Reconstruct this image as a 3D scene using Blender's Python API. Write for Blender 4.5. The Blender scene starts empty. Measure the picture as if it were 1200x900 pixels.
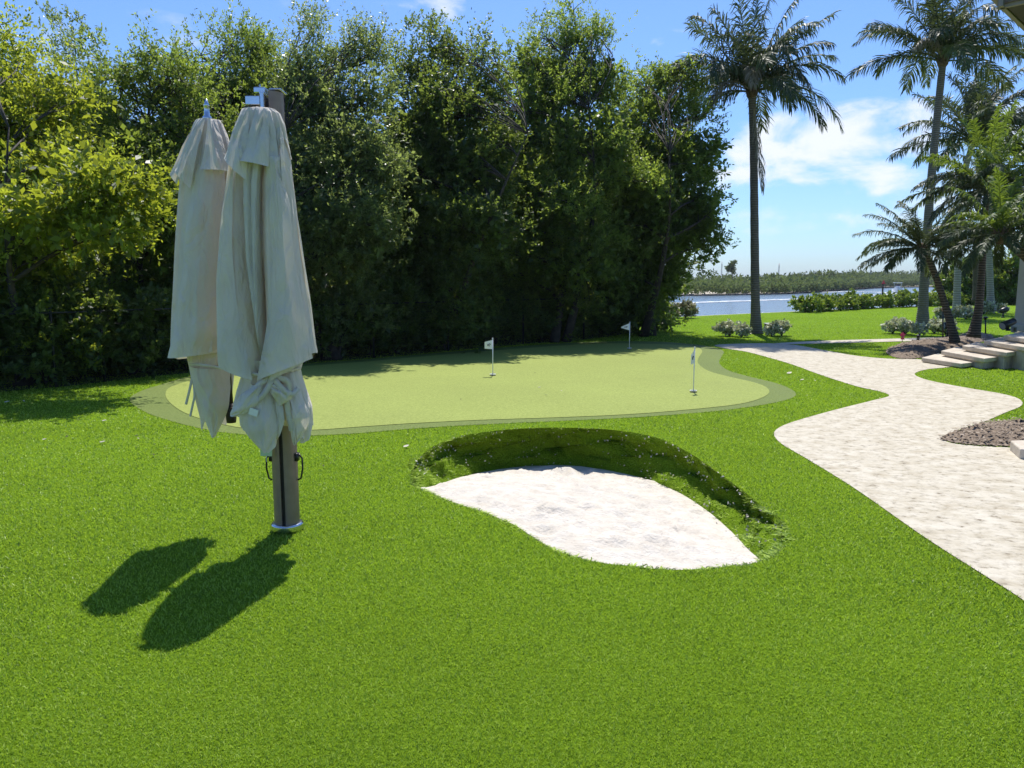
import bpy, math, random
import numpy as np
from mathutils import Vector, Matrix
from mathutils.geometry import delaunay_2d_cdt

RNG = np.random.default_rng(11)
random.seed(5)
S = bpy.context.scene
COL = S.collection
PI = math.pi
HAZE = 0.00018

# ------------------------------------------------------------------ camera
H, PITCH, F = 1.65, math.radians(7.72), 900.0
cp, sp = math.cos(PITCH), math.sin(PITCH)
cam = bpy.data.cameras.new('camera'); cam.lens = 27; cam.sensor_width = 36
cam.clip_start = 0.05; cam.clip_end = 6000
co = bpy.data.objects.new('camera', cam); COL.objects.link(co)
co.location = (0, 0, H); co.rotation_euler = (PI/2-PITCH, 0, 0)
S.camera = co

def ray(px, py):
    cx, cy = (px-600)/F, (450-py)/F
    return np.array([cx, cp+sp*cy, -sp+cp*cy])
def G(px, py, z=0.0):
    d = ray(px, py); t = (z-H)/d[2]
    return np.array([0, 0, H])+d*t
def P(px, py, Y):
    d = ray(px, py)
    return np.array([0, 0, H])+d*(Y/d[1])

def unit(v): return v/(np.linalg.norm(v, axis=-1, keepdims=True)+1e-9)
# ------------------------------------------------------------------ tagging
def tag(o, label=None, cat=None, group=None, kind=None):
    if label: o['label'] = label
    if cat: o['category'] = cat
    if group: o['group'] = group
    if kind: o['kind'] = kind
    return o
def thing(name, loc, label, cat, group=None, rz=0):
    o = bpy.data.objects.new(name, None); COL.objects.link(o)
    o.location = [float(v) for v in loc]; o.rotation_euler = (0, 0, rz)
    o.empty_display_size = .2
    return tag(o, label, cat, group)
def link(name, me, mat, parent=None, smooth=False):
    if mat is not None:
        for m in (mat if isinstance(mat, (list, tuple)) else [mat]): me.materials.append(m)
    o = bpy.data.objects.new(name, me); COL.objects.link(o)
    if parent is not None:
        o.parent = parent
        p = parent; m = Matrix.Identity(4)
        chain = []
        while p is not None: chain.append(p); p = p.parent
        for q in reversed(chain):
            m = m @ (Matrix.Translation(q.location) @ q.rotation_euler.to_matrix().to_4x4())
        # geometry is written in world coordinates; bring it into the parent's frame
        if not me.get('local'):
            me.transform(m.inverted())
    if smooth and len(me.polygons):
        me.polygons.foreach_set('use_smooth', np.ones(len(me.polygons), dtype=bool))
    return o

class MB:
    """collects simple shapes, links them as ONE mesh object"""
    def __init__(s): s.v = []; s.f = []; s.mi = []
    def add(s, vs, fs, mi=0):
        b = len(s.v)
        s.v.extend([tuple(float(c) for c in v) for v in vs])
        s.f.extend([tuple(i+b for i in f) for f in fs]); s.mi.extend([mi]*len(fs))
        return s
    def box(s, c, d, rz=0, rx=0, ry=0, mi=0, taper=1.0):
        m = Matrix.Translation(Vector([float(q) for q in c])) @ Matrix.Rotation(rz, 4, 'Z') @ Matrix.Rotation(rx, 4, 'X') @ Matrix.Rotation(ry, 4, 'Y')
        vs = []
        for z in (-.5, .5):
            k = taper if z > 0 else 1
            for x, y in ((-.5, -.5), (.5, -.5), (.5, .5), (-.5, .5)):
                vs.append(m @ Vector((x*d[0]*k, y*d[1]*k, z*d[2])))
        return s.add(vs, [(3, 2, 1, 0), (4, 5, 6, 7), (0, 1, 5, 4), (1, 2, 6, 5), (2, 3, 7, 6), (3, 0, 4, 7)], mi)
    def tube(s, pts, r, n=8, cap=True, mi=0):
        pts = [np.array(p, float) for p in pts]
        if not hasattr(r, '__len__'): r = [r]*len(pts)
        rings = []; ref = None
        for i, p in enumerate(pts):
            a = pts[max(i-1, 0)]; b = pts[min(i+1, len(pts)-1)]
            t = b-a; t = t/(np.linalg.norm(t)+1e-9)
            if ref is None:
                ref = np.array([1, 0, 0]) if abs(t[0]) < .8 else np.array([0, 1, 0])
            u = ref-t*np.dot(ref, t); u /= np.linalg.norm(u)+1e-9; ref = u
            w = np.cross(t, u)
            rings.append([p+r[i]*(math.cos(2*PI*k/n)*u+math.sin(2*PI*k/n)*w) for k in range(n)])
        vs = [v for rg in rings for v in rg]; fs = []
        for i in range(len(pts)-1):
            for k in range(n):
                fs.append((i*n+k, i*n+(k+1) % n, (i+1)*n+(k+1) % n, (i+1)*n+k))
        if cap:
            fs.append(tuple(range(n-1, -1, -1))); fs.append(tuple((len(pts)-1)*n+k for k in range(n)))
        return s.add(vs, fs, mi)
    def lathe(s, c, prof, n=16, mi=0, sx=1, sy=1):
        vs = []; fs = []
        for r, z in prof:
            for k in range(n):
                a = 2*PI*k/n; vs.append((c[0]+r*math.cos(a)*sx, c[1]+r*math.sin(a)*sy, c[2]+z))
        for i in range(len(prof)-1):
            for k in range(n):
                fs.append((i*n+k, i*n+(k+1) % n, (i+1)*n+(k+1) % n, (i+1)*n+k))
        fs.append(tuple(range(n-1, -1, -1))); fs.append(tuple((len(prof)-1)*n+k for k in range(n)))
        return s.add(vs, fs, mi)
    def prism(s, pts, z0, z1, mi=0):
        n = len(pts)
        vs = [(p[0], p[1], z0) for p in pts]+[(p[0], p[1], z1) for p in pts]
        fs = [tuple(range(n-1, -1, -1)), tuple(range(n, 2*n))]+[(i, (i+1) % n, n+(i+1) % n, n+i) for i in range(n)]
        return s.add(vs, fs, mi)
    def build(s, name, mat, parent=None, smooth=False, bevel=0):
        me = bpy.data.meshes.new(name); me.from_pydata(s.v, [], s.f)
        o = link(name, me, mat, parent, smooth)
        if any(s.mi): me.polygons.foreach_set('material_index', np.array(s.mi, dtype=np.int32))
        if bevel:
            b = o.modifiers.new('bevel', 'BEVEL'); b.width = bevel; b.segments = 2; b.limit_method = 'ANGLE'
        me.update(); return o

def np_mesh(name, verts, faces, tint=None, tint2=None):
    """faces: (N,k) int array"""
    me = bpy.data.meshes.new(name)
    n, k = faces.shape
    me.vertices.add(len(verts)); me.vertices.foreach_set('co', verts.astype(np.float32).ravel())
    me.loops.add(n*k); me.loops.foreach_set('vertex_index', faces.astype(np.int32).ravel())
    me.polygons.add(n); me.polygons.foreach_set('loop_start', np.arange(0, n*k, k, dtype=np.int32))
    try: me.polygons.foreach_set('loop_total', np.full(n, k, dtype=np.int32))
    except Exception: pass
    me.update(calc_edges=True)
    if tint is not None:
        a = me.attributes.new('tint', 'FLOAT', 'FACE'); a.data.foreach_set('value', tint.astype(np.float32))
    return me

# ------------------------------------------------------------------ materials
def nodes(name):
    m = bpy.data.materials.new(name); m.use_nodes = True
    nt = m.node_tree; nt.nodes.clear()
    out = nt.nodes.new('ShaderNodeOutputMaterial')
    return m, nt, out
def N(nt, t, **kw):
    n = nt.nodes.new(t)
    for k, v in kw.items():
        if hasattr(n, k) and k not in n.inputs: setattr(n, k, v)
        else: n.inputs[k].default_value = v
    return n
def ramp(nt, fac, stops):
    r = nt.nodes.new('ShaderNodeValToRGB')
    e = r.color_ramp.elements
    while len(e) < len(stops): e.new(.5)
    for el, (p, c) in zip(e, stops): el.position = p; el.color = (*c, 1)
    nt.links.new(fac, r.inputs[0]); return r.outputs[0]
def plain(name, col, rough=.5, metal=0, noise=0, scale=8, bump=0, bscale=60, coat=0):
    m, nt, out = nodes(name)
    b = N(nt, 'ShaderNodeBsdfPrincipled', Roughness=rough, Metallic=metal)
    b.inputs['Base Color'].default_value = (*col, 1)
    tc = N(nt, 'ShaderNodeTexCoord')
    if noise:
        n = N(nt, 'ShaderNodeTexNoise', Scale=scale, Detail=6); nt.links.new(tc.outputs['Object'], n.inputs['Vector'])
        c = ramp(nt, n.outputs[0], [(.3, tuple(v*(1-noise) for v in col)), (.7, tuple(min(1, v*(1+noise)) for v in col))])
        nt.links.new(c, b.inputs['Base Color'])
    if bump:
        n2 = N(nt, 'ShaderNodeTexNoise', Scale=bscale, Detail=5); nt.links.new(tc.outputs['Object'], n2.inputs['Vector'])
        bp = N(nt, 'ShaderNodeBump', Strength=bump, Distance=.01); nt.links.new(n2.outputs[0], bp.inputs['Height'])
        nt.links.new(bp.outputs[0], b.inputs['Normal'])
    nt.links.new(b.outputs[0], out.inputs[0]); return m
def leafmat(name, stops, trans, tfac=.35, rough=.44, spec=.42):
    """stops: colour over the per-leaf tint; trans: colour of light passing through"""
    m, nt, out = nodes(name)
    at = N(nt, 'ShaderNodeAttribute', attribute_name='tint')
    c = ramp(nt, at.outputs['Fac'], stops)
    b = N(nt, 'ShaderNodeBsdfPrincipled', Roughness=rough)
    b.inputs['Specular IOR Level'].default_value = spec
    nt.links.new(c, b.inputs['Base Color'])
    t = N(nt, 'ShaderNodeBsdfTranslucent')
    c2 = ramp(nt, at.outputs['Fac'], [(0, tuple(v*.6 for v in trans)), (1, trans)])
    nt.links.new(c2, t.inputs[0])
    mx = N(nt, 'ShaderNodeMixShader', Fac=tfac)
    nt.links.new(b.outputs[0], mx.inputs[1]); nt.links.new(t.outputs[0], mx.inputs[2])
    nt.links.new(mx.outputs[0], out.inputs[0]); return m

M = {}
M['leaf_yellow'] = leafmat('leaf_yellow', [(0, (.035, .075, .010)), (.6, (.085, .15, .018)), (1, (.17, .23, .03))], (.60, .68, .05), .50)
M['leaf_mid'] = leafmat('leaf_mid', [(0, (.032, .062, .014)), (.6, (.075, .13, .026)), (1, (.16, .215, .05))], (.44, .58, .075), .50)
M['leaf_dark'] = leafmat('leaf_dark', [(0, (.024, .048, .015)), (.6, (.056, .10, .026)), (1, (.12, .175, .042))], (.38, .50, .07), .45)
M['leaf_pale'] = leafmat('leaf_pale', [(0, (.045, .065, .032)), (.6, (.095, .135, .05)), (1, (.17, .215, .085))], (.44, .55, .13), .48, .36)
M['leaf_clusia'] = leafmat('leaf_clusia', [(0, (.04, .08, .012)), (.6, (.11, .19, .025)), (1, (.24, .32, .07))], (.32, .42, .04), .35)
M['leaf_varieg'] = leafmat('leaf_varieg', [(0, (.05, .09, .03)), (.45, (.14, .19, .06)), (.6, (.45, .47, .25)), (1, (.75, .75, .58))], (.4, .42, .2), .25)
M['leaf_varieg_tan'] = leafmat('leaf_varieg_tan', [(0, (.10, .11, .05)), (.5, (.26, .25, .12)), (1, (.55, .50, .32))], (.32, .3, .12), .25)
M['leaf_far'] = leafmat('leaf_far', [(0, (.045, .07, .028)), (.5, (.09, .125, .042)), (1, (.15, .19, .065))], (.22, .29, .07), .32, .7, .1)
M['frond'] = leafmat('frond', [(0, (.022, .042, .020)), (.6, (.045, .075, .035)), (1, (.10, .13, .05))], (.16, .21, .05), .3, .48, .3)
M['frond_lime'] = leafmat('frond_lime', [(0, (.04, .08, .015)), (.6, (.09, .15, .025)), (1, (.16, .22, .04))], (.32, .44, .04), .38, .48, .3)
M['frond_dry'] = leafmat('frond_dry', [(0, (.14, .115, .07)), (1, (.34, .30, .20))], (.2, .16, .08), .2, .5)
M['bark'] = plain('bark', (.042, .034, .027), .85, noise=.5, scale=9, bump=.8, bscale=40)
M['bark_pale'] = plain('bark_pale', (.11, .10, .085), .85, noise=.4, scale=7, bump=.7, bscale=30)

def turfmat(name, stops, trans, tfac):
    m, nt, out = nodes(name)
    at = N(nt, 'ShaderNodeAttribute', attribute_name='tint')
    geo = N(nt, 'ShaderNodeNewGeometry')
    n = N(nt, 'ShaderNodeTexNoise', Scale=.9, Detail=3); nt.links.new(geo.outputs['Position'], n.inputs['Vector'])
    n3 = N(nt, 'ShaderNodeTexNoise', Scale=7, Detail=3); nt.links.new(geo.outputs['Position'], n3.inputs['Vector'])
    ad = N(nt, 'ShaderNodeMath', operation='MULTIPLY_ADD'); nt.links.new(n.outputs[0], ad.inputs[0]); ad.inputs[1].default_value = .5
    nt.links.new(at.outputs['Fac'], ad.inputs[2])
    ad2 = N(nt, 'ShaderNodeMath', operation='MULTIPLY_ADD'); nt.links.new(n3.outputs[0], ad2.inputs[0]); ad2.inputs[1].default_value = .3
    nt.links.new(ad.outputs[0], ad2.inputs[2])
    sb = N(nt, 'ShaderNodeMath', operation='SUBTRACT'); nt.links.new(ad2.outputs[0], sb.inputs[0]); sb.inputs[1].default_value = .4
    c = ramp(nt, sb.outputs[0], stops)
    b = N(nt, 'ShaderNodeBsdfPrincipled', Roughness=.42)
    b.inputs['Specular IOR Level'].default_value = .35
    nt.links.new(c, b.inputs['Base Color'])
    t = N(nt, 'ShaderNodeBsdfTranslucent'); t.inputs[0].default_value = (*trans, 1)
    mx = N(nt, 'ShaderNodeMixShader', Fac=tfac)
    nt.links.new(b.outputs[0], mx.inputs[1]); nt.links.new(t.outputs[0], mx.inputs[2]); nt.links.new(mx.outputs[0], out.inputs[0])
    return m
M['blade'] = turfmat('blade', [(.12, (.025, .052, .004)), (.5, (.225, .355, .020)), (.90, (.50, .64, .10))], (.42, .62, .035), .42)

def sheet(name, stops, scale, bump, bdist, rough=.85, big=None, spec=.3, fine=None, stretch=None):
    """ground sheet: fine speckle through a ramp, broad tone, bump"""
    m, nt, out = nodes(name)
    geo = N(nt, 'ShaderNodeNewGeometry')
    vec = geo.outputs['Position']
    if stretch:
        mp = N(nt, 'ShaderNodeMapping'); mp.inputs['Scale'].default_value = stretch; nt.links.new(vec, mp.inputs[0]); vec = mp.outputs[0]
    n = N(nt, 'ShaderNodeTexNoise', Scale=scale, Detail=8, Roughness=.7); nt.links.new(vec, n.inputs['Vector'])
    c = ramp(nt, n.outputs[0], stops)
    if big:
        n2 = N(nt, 'ShaderNodeTexNoise', Scale=big[0], Detail=5, Roughness=.6); nt.links.new(vec, n2.inputs['Vector'])
        c2 = ramp(nt, n2.outputs[0], [(.3, (big[1],)*3), (.7, (big[2],)*3)])
        mm = N(nt, 'ShaderNodeMix', data_type='RGBA', blend_type='MULTIPLY'); mm.inputs[0].default_value = 1
        nt.links.new(c, mm.inputs[6]); nt.links.new(c2, mm.inputs[7]); c = mm.outputs[2]
    b = N(nt, 'ShaderNodeBsdfPrincipled', Roughness=rough); b.inputs['Specular IOR Level'].default_value = spec
    nt.links.new(c, b.inputs['Base Color'])
    bp = N(nt, 'ShaderNodeBump', Strength=bump, Distance=bdist)
    if fine:
        n4 = N(nt, 'ShaderNodeTexNoise', Scale=fine, Detail=4); nt.links.new(vec, n4.inputs['Vector']); nt.links.new(n4.outputs[0], bp.inputs['Height'])
    else: nt.links.new(n.outputs[0], bp.inputs['Height'])
    nt.links.new(bp.outputs[0], b.inputs['Normal'])
    nt.links.new(b.outputs[0], out.inputs[0]); return m
M['lawn'] = sheet('lawn', [(.3, (.065, .115, .006)), (.52, (.165, .28, .013)), (.72, (.28, .40, .04))], 55, 1, .03, 1.0, (.35, .85, 1.1), .05)
M['green'] = sheet('green', [(.3, (.165, .205, .032)), (.5, (.24, .29, .056)), (.7, (.33, .38, .095))], 42, .5, .008, .8, (.5, .93, 1.05))
M['fringe'] = sheet('fringe', [(.3, (.075, .11, .016)), (.5, (.125, .17, .030)), (.7, (.20, .25, .06))], 40, .8, .012, .8, (.5, .93, 1.06))
M['mulch'] = sheet('mulch', [(.35, (.10, .070, .048)), (.5, (.21, .16, .115)), (.68, (.36, .29, .22))], 38, .8, .02, .95)
M['soil'] = sheet('soil', [(.3, (.02, .016, .01)), (.7, (.06, .045, .03))], 12, 1, .03, .95)

# stamped pale concrete / shell-stone walk
def pathmat():
    m, nt, out = nodes('shell_stone')
    geo = N(nt, 'ShaderNodeNewGeometry')
    mp = N(nt, 'ShaderNodeMapping'); mp.inputs['Scale'].default_value = (1, 1.15, 1); mp.inputs['Rotation'].default_value = (0, 0, .25)
    nt.links.new(geo.outputs['Position'], mp.inputs[0])
    a = N(nt, 'ShaderNodeTexNoise', Scale=5, Detail=9, Roughness=.68); nt.links.new(mp.outputs[0], a.inputs['Vector'])
    base = ramp(nt, a.outputs[0], [(.28, (.33, .275, .195)), (.42, (.44, .395, .305)), (.55, (.515, .473, .385)), (.72, (.57, .53, .445))])
    pit = N(nt, 'ShaderNodeTexNoise', Scale=13, Detail=7, Roughness=.68); nt.links.new(mp.outputs[0], pit.inputs['Vector'])
    pr = ramp(nt, pit.outputs[0], [(.32, (.36, .31, .25)), (.40, (.80, .78, .74)), (.50, (1.04, 1.03, 1.0))])
    mm = N(nt, 'ShaderNodeMix', data_type='RGBA', blend_type='MULTIPLY'); mm.inputs[0].default_value = 1
    nt.links.new(base, mm.inputs[6]); nt.links.new(pr, mm.inputs[7])
    b = N(nt, 'ShaderNodeBsdfPrincipled', Roughness=.8); b.inputs['Specular IOR Level'].default_value = .3
    nt.links.new(mm.outputs[2], b.inputs['Base Color'])
    bp = N(nt, 'ShaderNodeBump', Strength=.8, Distance=.012); nt.links.new(pit.outputs[0], bp.inputs['Height'])
    nt.links.new(bp.outputs[0], b.inputs['Normal']); nt.links.new(b.outputs[0], out.inputs[0]); return m
M['path'] = pathmat()
M['sand'] = sheet('sand', [(.3, (.51, .455, .375)), (.5, (.585, .535, .455)), (.7, (.64, .60, .53))], 9, .8, .018, .95, (2.0, .92, 1.04), .15, 40)
M['stone'] = sheet('stone', [(.3, (.42, .36, .28)), (.6, (.60, .53, .43))], 6, .5, .01, .85)
M['stucco'] = plain('stucco', (.62, .61, .59), .85, noise=.05, scale=3, bump=.2, bscale=120)
M['black_metal'] = plain('black_metal', (.012, .012, .013), .38, noise=.2)
M['bronze'] = plain('bronze', (.27, .195, .15), .42, .3, noise=.12, scale=14)
M['bronze_dark'] = plain('bronze_dark', (.03, .022, .018), .5, .2)
M['chrome'] = plain('chrome', (.62, .64, .66), .22, 1, noise=.08, scale=20)
M['white_paint'] = plain('white_paint', (.78, .78, .77), .45)
M['gelcoat'] = plain('gelcoat', (.74, .75, .76), .25)
M['ink'] = plain('ink', (.03, .03, .04), .6)
M['red'] = plain('red', (.55, .03, .03), .5)
M['pink'] = plain('pink', (.75, .10, .20), .55, noise=.2)
M['hole'] = plain('hole', (.01, .01, .01), .9)
M['litter'] = plain('litter', (.50, .46, .34), .7, noise=.3, scale=90)
M['litter_dark'] = plain('litter_dark', (.06, .045, .03), .8, noise=.3, scale=90)
M['soffit'] = plain('soffit', (.035, .03, .028), .7, noise=.2)
M['fascia'] = plain('fascia', (.22, .20, .18), .5, noise=.1)
M['roof'] = plain('roof', (.12, .10, .09), .8, noise=.3, scale=3)
M['grey_box'] = plain('grey_box', (.30, .31, .32), .6)
M['seawall'] = plain('seawall', (.38, .36, .33), .9, noise=.2, scale=2, bump=.5)
M['wire'] = plain('wire', (.012, .014, .013), .6)
M['paper_green'] = plain('paper_green', (.50, .62, .42), .5)

def fabric():
    m, nt, out = nodes('canvas')
    tc = N(nt, 'ShaderNodeTexCoord')
    n = N(nt, 'ShaderNodeTexNoise', Scale=5, Detail=6, Roughness=.6); nt.links.new(tc.outputs['Object'], n.inputs['Vector'])
    c = ramp(nt, n.outputs[0], [(.3, (.70, .64, .55)), (.7, (.78, .72, .63))])
    b = N(nt, 'ShaderNodeBsdfPrincipled', Roughness=.85); b.inputs['Specular IOR Level'].default_value = .2
    b.inputs['Sheen Weight'].default_value = .15
    nt.links.new(c, b.inputs['Base Color'])
    mp = N(nt, 'ShaderNodeMapping'); mp.inputs['Scale'].default_value = (7, 7, 3.2); mp.inputs['Rotation'].default_value = (.25, .3, 0); nt.links.new(tc.outputs['Object'], mp.inputs[0])
    w = N(nt, 'ShaderNodeTexNoise', Scale=1.1, Detail=4, Distortion=1.6); nt.links.new(mp.outputs[0], w.inputs['Vector'])
    bp = N(nt, 'ShaderNodeBump', Strength=.8, Distance=.045); nt.links.new(w.outputs[0], bp.inputs['Height'])
    w2 = N(nt, 'ShaderNodeTexNoise', Scale=500, Detail=2); nt.links.new(tc.outputs['Object'], w2.inputs['Vector'])
    bp2 = N(nt, 'ShaderNodeBump', Strength=.12, Distance=.002); nt.links.new(w2.outputs[0], bp2.inputs['Height']); nt.links.new(bp.outputs[0], bp2.inputs['Normal'])
    nt.links.new(bp2.outputs[0], b.inputs['Normal'])
    t = N(nt, 'ShaderNodeBsdfTranslucent'); t.inputs[0].default_value = (.84, .76, .66, 1)
    mx = N(nt, 'ShaderNodeMixShader', Fac=.24)
    nt.links.new(b.outputs[0], mx.inputs[1]); nt.links.new(t.outputs[0], mx.inputs[2]); nt.links.new(mx.outputs[0], out.inputs[0]); return m
M['canvas'] = fabric()

def palmbark(name, c0, c1, ring):
    m, nt, out = nodes(name)
    tc = N(nt, 'ShaderNodeTexCoord')
    w = N(nt, 'ShaderNodeTexWave', wave_type='BANDS', bands_direction='Z', Scale=ring, Distortion=1.6, Detail=3); w.inputs['Detail Scale'].default_value = 2
    nt.links.new(tc.outputs['Object'], w.inputs['Vector'])
    n = N(nt, 'ShaderNodeTexNoise', Scale=6, Detail=7); nt.links.new(tc.outputs['Object'], n.inputs['Vector'])
    ad = N(nt, 'ShaderNodeMath', operation='MULTIPLY'); nt.links.new(w.outputs['Fac'], ad.inputs[0]); nt.links.new(n.outputs[0], ad.inputs[1])
    c = ramp(nt, ad.outputs[0], [(.05, c0), (.5, c1)])
    b = N(nt, 'ShaderNodeBsdfPrincipled', Roughness=.9); nt.links.new(c, b.inputs['Base Color'])
    bp = N(nt, 'ShaderNodeBump', Strength=.7, Distance=.03); nt.links.new(ad.outputs[0], bp.inputs['Height']); nt.links.new(bp.outputs[0], b.inputs['Normal'])
    nt.links.new(b.outputs[0], out.inputs[0]); return m
M['palm_grey'] = palmbark('palm_grey', (.115, .10, .083), (.20, .18, .155), 4.5)
M['palm_pale'] = palmbark('palm_pale', (.22, .20, .175), (.36, .335, .30), 3.0)
M['palm_brown'] = palmbark('palm_brown', (.05, .04, .03), (.17, .135, .10), 5)
M['boot'] = plain('boot', (.11, .075, .045), .9, noise=.5, scale=14, bump=1, bscale=30)

def watermat():
    m, nt, out = nodes('water')
    geo = N(nt, 'ShaderNodeNewGeometry')
    mp = N(nt, 'ShaderNodeMapping'); mp.inputs['Scale'].default_value = (1, 1.6, 1); nt.links.new(geo.outputs['Position'], mp.inputs[0])
    n = N(nt, 'ShaderNodeTexNoise', Scale=1.1, Detail=7, Roughness=.62); nt.links.new(mp.outputs[0], n.inputs['Vector'])
    b = N(nt, 'ShaderNodeBsdfPrincipled', Roughness=.18, IOR=1.33)
    b.inputs['Base Color'].default_value = (.12, .165, .205, 1)
    bp = N(nt, 'ShaderNodeBump', Strength=.8, Distance=.28); nt.links.new(n.outputs[0], bp.inputs['Height'])
    nt.links.new(bp.outputs[0], b.inputs['Normal']); nt.links.new(b.outputs[0], out.inputs[0]); return m
M['water'] = watermat()
M['foam'] = plain('foam', (.75, .78, .80), .8, noise=.1, scale=1)
M['beach'] = plain('beach', (.55, .49, .40), .9, noise=.15, scale=.5)

# ------------------------------------------------------------------ curves and fills
def crom(pts, k=6, closed=True):
    pts = [np.array(p, float) for p in pts]; n = len(pts); out = []
    rng = range(n) if closed else range(n-1)
    for i in rng:
        if closed: p0, p1, p2, p3 = pts[i-1], pts[i], pts[(i+1) % n], pts[(i+2) % n]
        else: p0, p1, p2, p3 = pts[max(i-1, 0)], pts[i], pts[i+1], pts[min(i+2, n-1)]
        for j in range(k):
            t = j/k
            out.append(.5*((2*p1)+(p2-p0)*t+(2*p0-5*p1+4*p2-p3)*t*t+(3*p1-p0-3*p2+p3)*t**3))
    if not closed: out.append(pts[-1])
    return np.array(out)
def inside(poly, x, y):
    """even-odd test of many points"""
    r = np.zeros(len(x), bool); n = len(poly)
    for i in range(n):
        x0, y0 = poly[i-1][:2]; x1, y1 = poly[i][:2]
        if y0 == y1: continue
        c = ((y0 > y) != (y1 > y)) & (x < (x1-x0)*(y-y0)/(y1-y0)+x0)
        r ^= c
    return r
def fill(outer, holes=(), extra=()):
    vs = []; es = []
    for loop in (outer, *holes):
        b = len(vs); n = len(loop)
        vs += [Vector((float(p[0]), float(p[1]))) for p in loop]
        es += [(b+i, b+(i+1) % n) for i in range(n)]
    vs += [Vector((float(p[0]), float(p[1]))) for p in extra]
    V, E, Fc, *_ = delaunay_2d_cdt(vs, es, [], 0, 1e-5)
    V = np.array([(v.x, v.y) for v in V])
    Fc = [f for f in Fc]
    cx = np.array([V[list(f)].mean(0) for f in Fc])
    keep = inside(outer, cx[:, 0], cx[:, 1])
    for h in holes: keep &= ~inside(h, cx[:, 0], cx[:, 1])
    return V, [tuple(f) for f, k in zip(Fc, keep) if k]
def flat(name, outer, z, mat, holes=(), kind='structure', extra=()):
    V, Fc = fill(outer, holes, extra)
    me = bpy.data.meshes.new(name); me.from_pydata([(x, y, z) for x, y in V], [], Fc); me.update()
    # faces up
    o = link(name, me, mat)
    if kind: o['kind'] = kind
    return o
gp = lambda L, z=0: np.array([G(x, y, z) for x, y in L])

# ------------------------------------------------------------------ outlines on the ground
green_px = [(194,462),(205,452),(250,441),(340,431),(430,424),(520,416),(620,408),(700,403),(770,403.5),(800,405),(817,407.5),(823,412),(819,419),(818,426),(830,435),(855,442),(885,449),(900,456),(898,464),(872,473),(820,479.5),(740,486),(650,490),(560,493),(480,497),(420,501),(370,504.5),(320,505),(270,500),(225,488),(202,475)]
fringe_px = [(152,470),(160,461),(185,452),(240,438),(340,428),(430,421),(520,413),(620,405),(700,400.5),(770,400.5),(815,404),(838,407.5),(848,412),(845,419),(843,426),(853,434),(876,441),(912,450),(932,460),(926,467.5),(895,474.5),(840,482),(750,489),(650,494),(560,498),(480,503),(420,508),(370,510.5),(310,511),(255,506),(205,495),(170,483)]
pairs = [((480,562),(494,571),-.05),((487,542),(504,571),-.14),((508,523),(522,565),-.28),((545,510),(548,557),-.38),((600,503),(600,548),-.46),((660,501),(655,545),-.46),((720,504),(705,550),-.46),((770,513),(755,561),-.43),((810,532),(795,577),-.36),((850,560),(828,598),-.30),((890,590),(857,623),-.22),((918,611),(876,643),-.13),((930,627),(887,653),-.07),((916,645),(891,656.5),-.045),
 ((893,657.5),(889,658.5),-.03),((860,664.5),(857,664.5),-.03),((800,668.5),(799,668),-.03),((740,665),(740,664),-.03),((680,655.5),(681,654.5),-.03),((640,641),(641,639.5),-.03),((610,623),(612,621.5),-.03),((570,603),(572,602),-.03),((530,590),(532,589),-.03),((500,577.5),(503,577),-.03),((484,569.5),(494,573.5),-.04)]
path_px = [(838,404.5),(870,402.8),(905,402.6),(935,405),(968,411),(1003,417),(1040,420.5),(1078,421.5),(1126,427),(1112,430.5),(1087,433),(1072,438),(1080,443.5),(1102,449),(1140,456),(1170,461),(1190,466),(1198,471.5),(1195,477),(1178,484),(1155,494),(1128,503),(1105,512.5),(1112,519),(1142,523),(1180,525),(1215,529),(1290,536),(1450,548),(1640,700),(1480,860),(1330,800),(1200,705),(1150,673),(1080,628),(1000,572),(945,538),(915,520),(907,508),(918,499),(945,490),(985,479),(1025,469),(1042,464),(1030,459),(1000,452),(960,439),(930,428),(905,420.5),(875,412.5),(850,408.5)]
walk_px = [(906,402.9),(960,399.8),(1040,397.4),(1126,395.2),(1128,397.8),(1060,400.2),(985,402.2),(925,403.6)]
mulchA_px = [(1038,413),(1046,407),(1068,402),(1095,399),(1118,397),(1135,391),(1150,392),(1166,397),(1150,401),(1128,408),(1104,413),(1078,420),(1052,420)]
mulchB_px = [(1103,513.5),(1128,504),(1160,495.5),(1200,494),(1300,500),(1300,534),(1215,528),(1180,524),(1142,522),(1113,518.5)]
mulchC_px = [(1132,429.5),(1158,423),(1184,418),(1206,414),(1300,412),(1300,424),(1206,421),(1170,426),(1150,429)]

green = crom(gp(green_px), 6); fringe = crom(gp(fringe_px), 6)
lip = crom(gp([p[0] for p in pairs]), 5)
sandring = crom([G(*p[1], p[2]) for p in pairs], 5)
path = crom(gp(path_px), 5); walk = crom(gp(walk_px), 4)
mA = crom(gp(mulchA_px), 4); mB = crom(gp(mulchB_px), 4); mC = crom(gp(mulchC_px), 4)

shore = [(-70, 60), (-30, 46), (-6, 37)]+[tuple(G(x, y)[:2]) for x, y in ((700,378),(755,375.5),(800,371.2),(860,368.3),(920,365.6),(1000,361.5),(1100,358),(1200,355.5))]+[(75, 62), (110, 70)]
land = np.array(shore+[(110, -12), (-70, -12)])
WZ = -1.3
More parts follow.
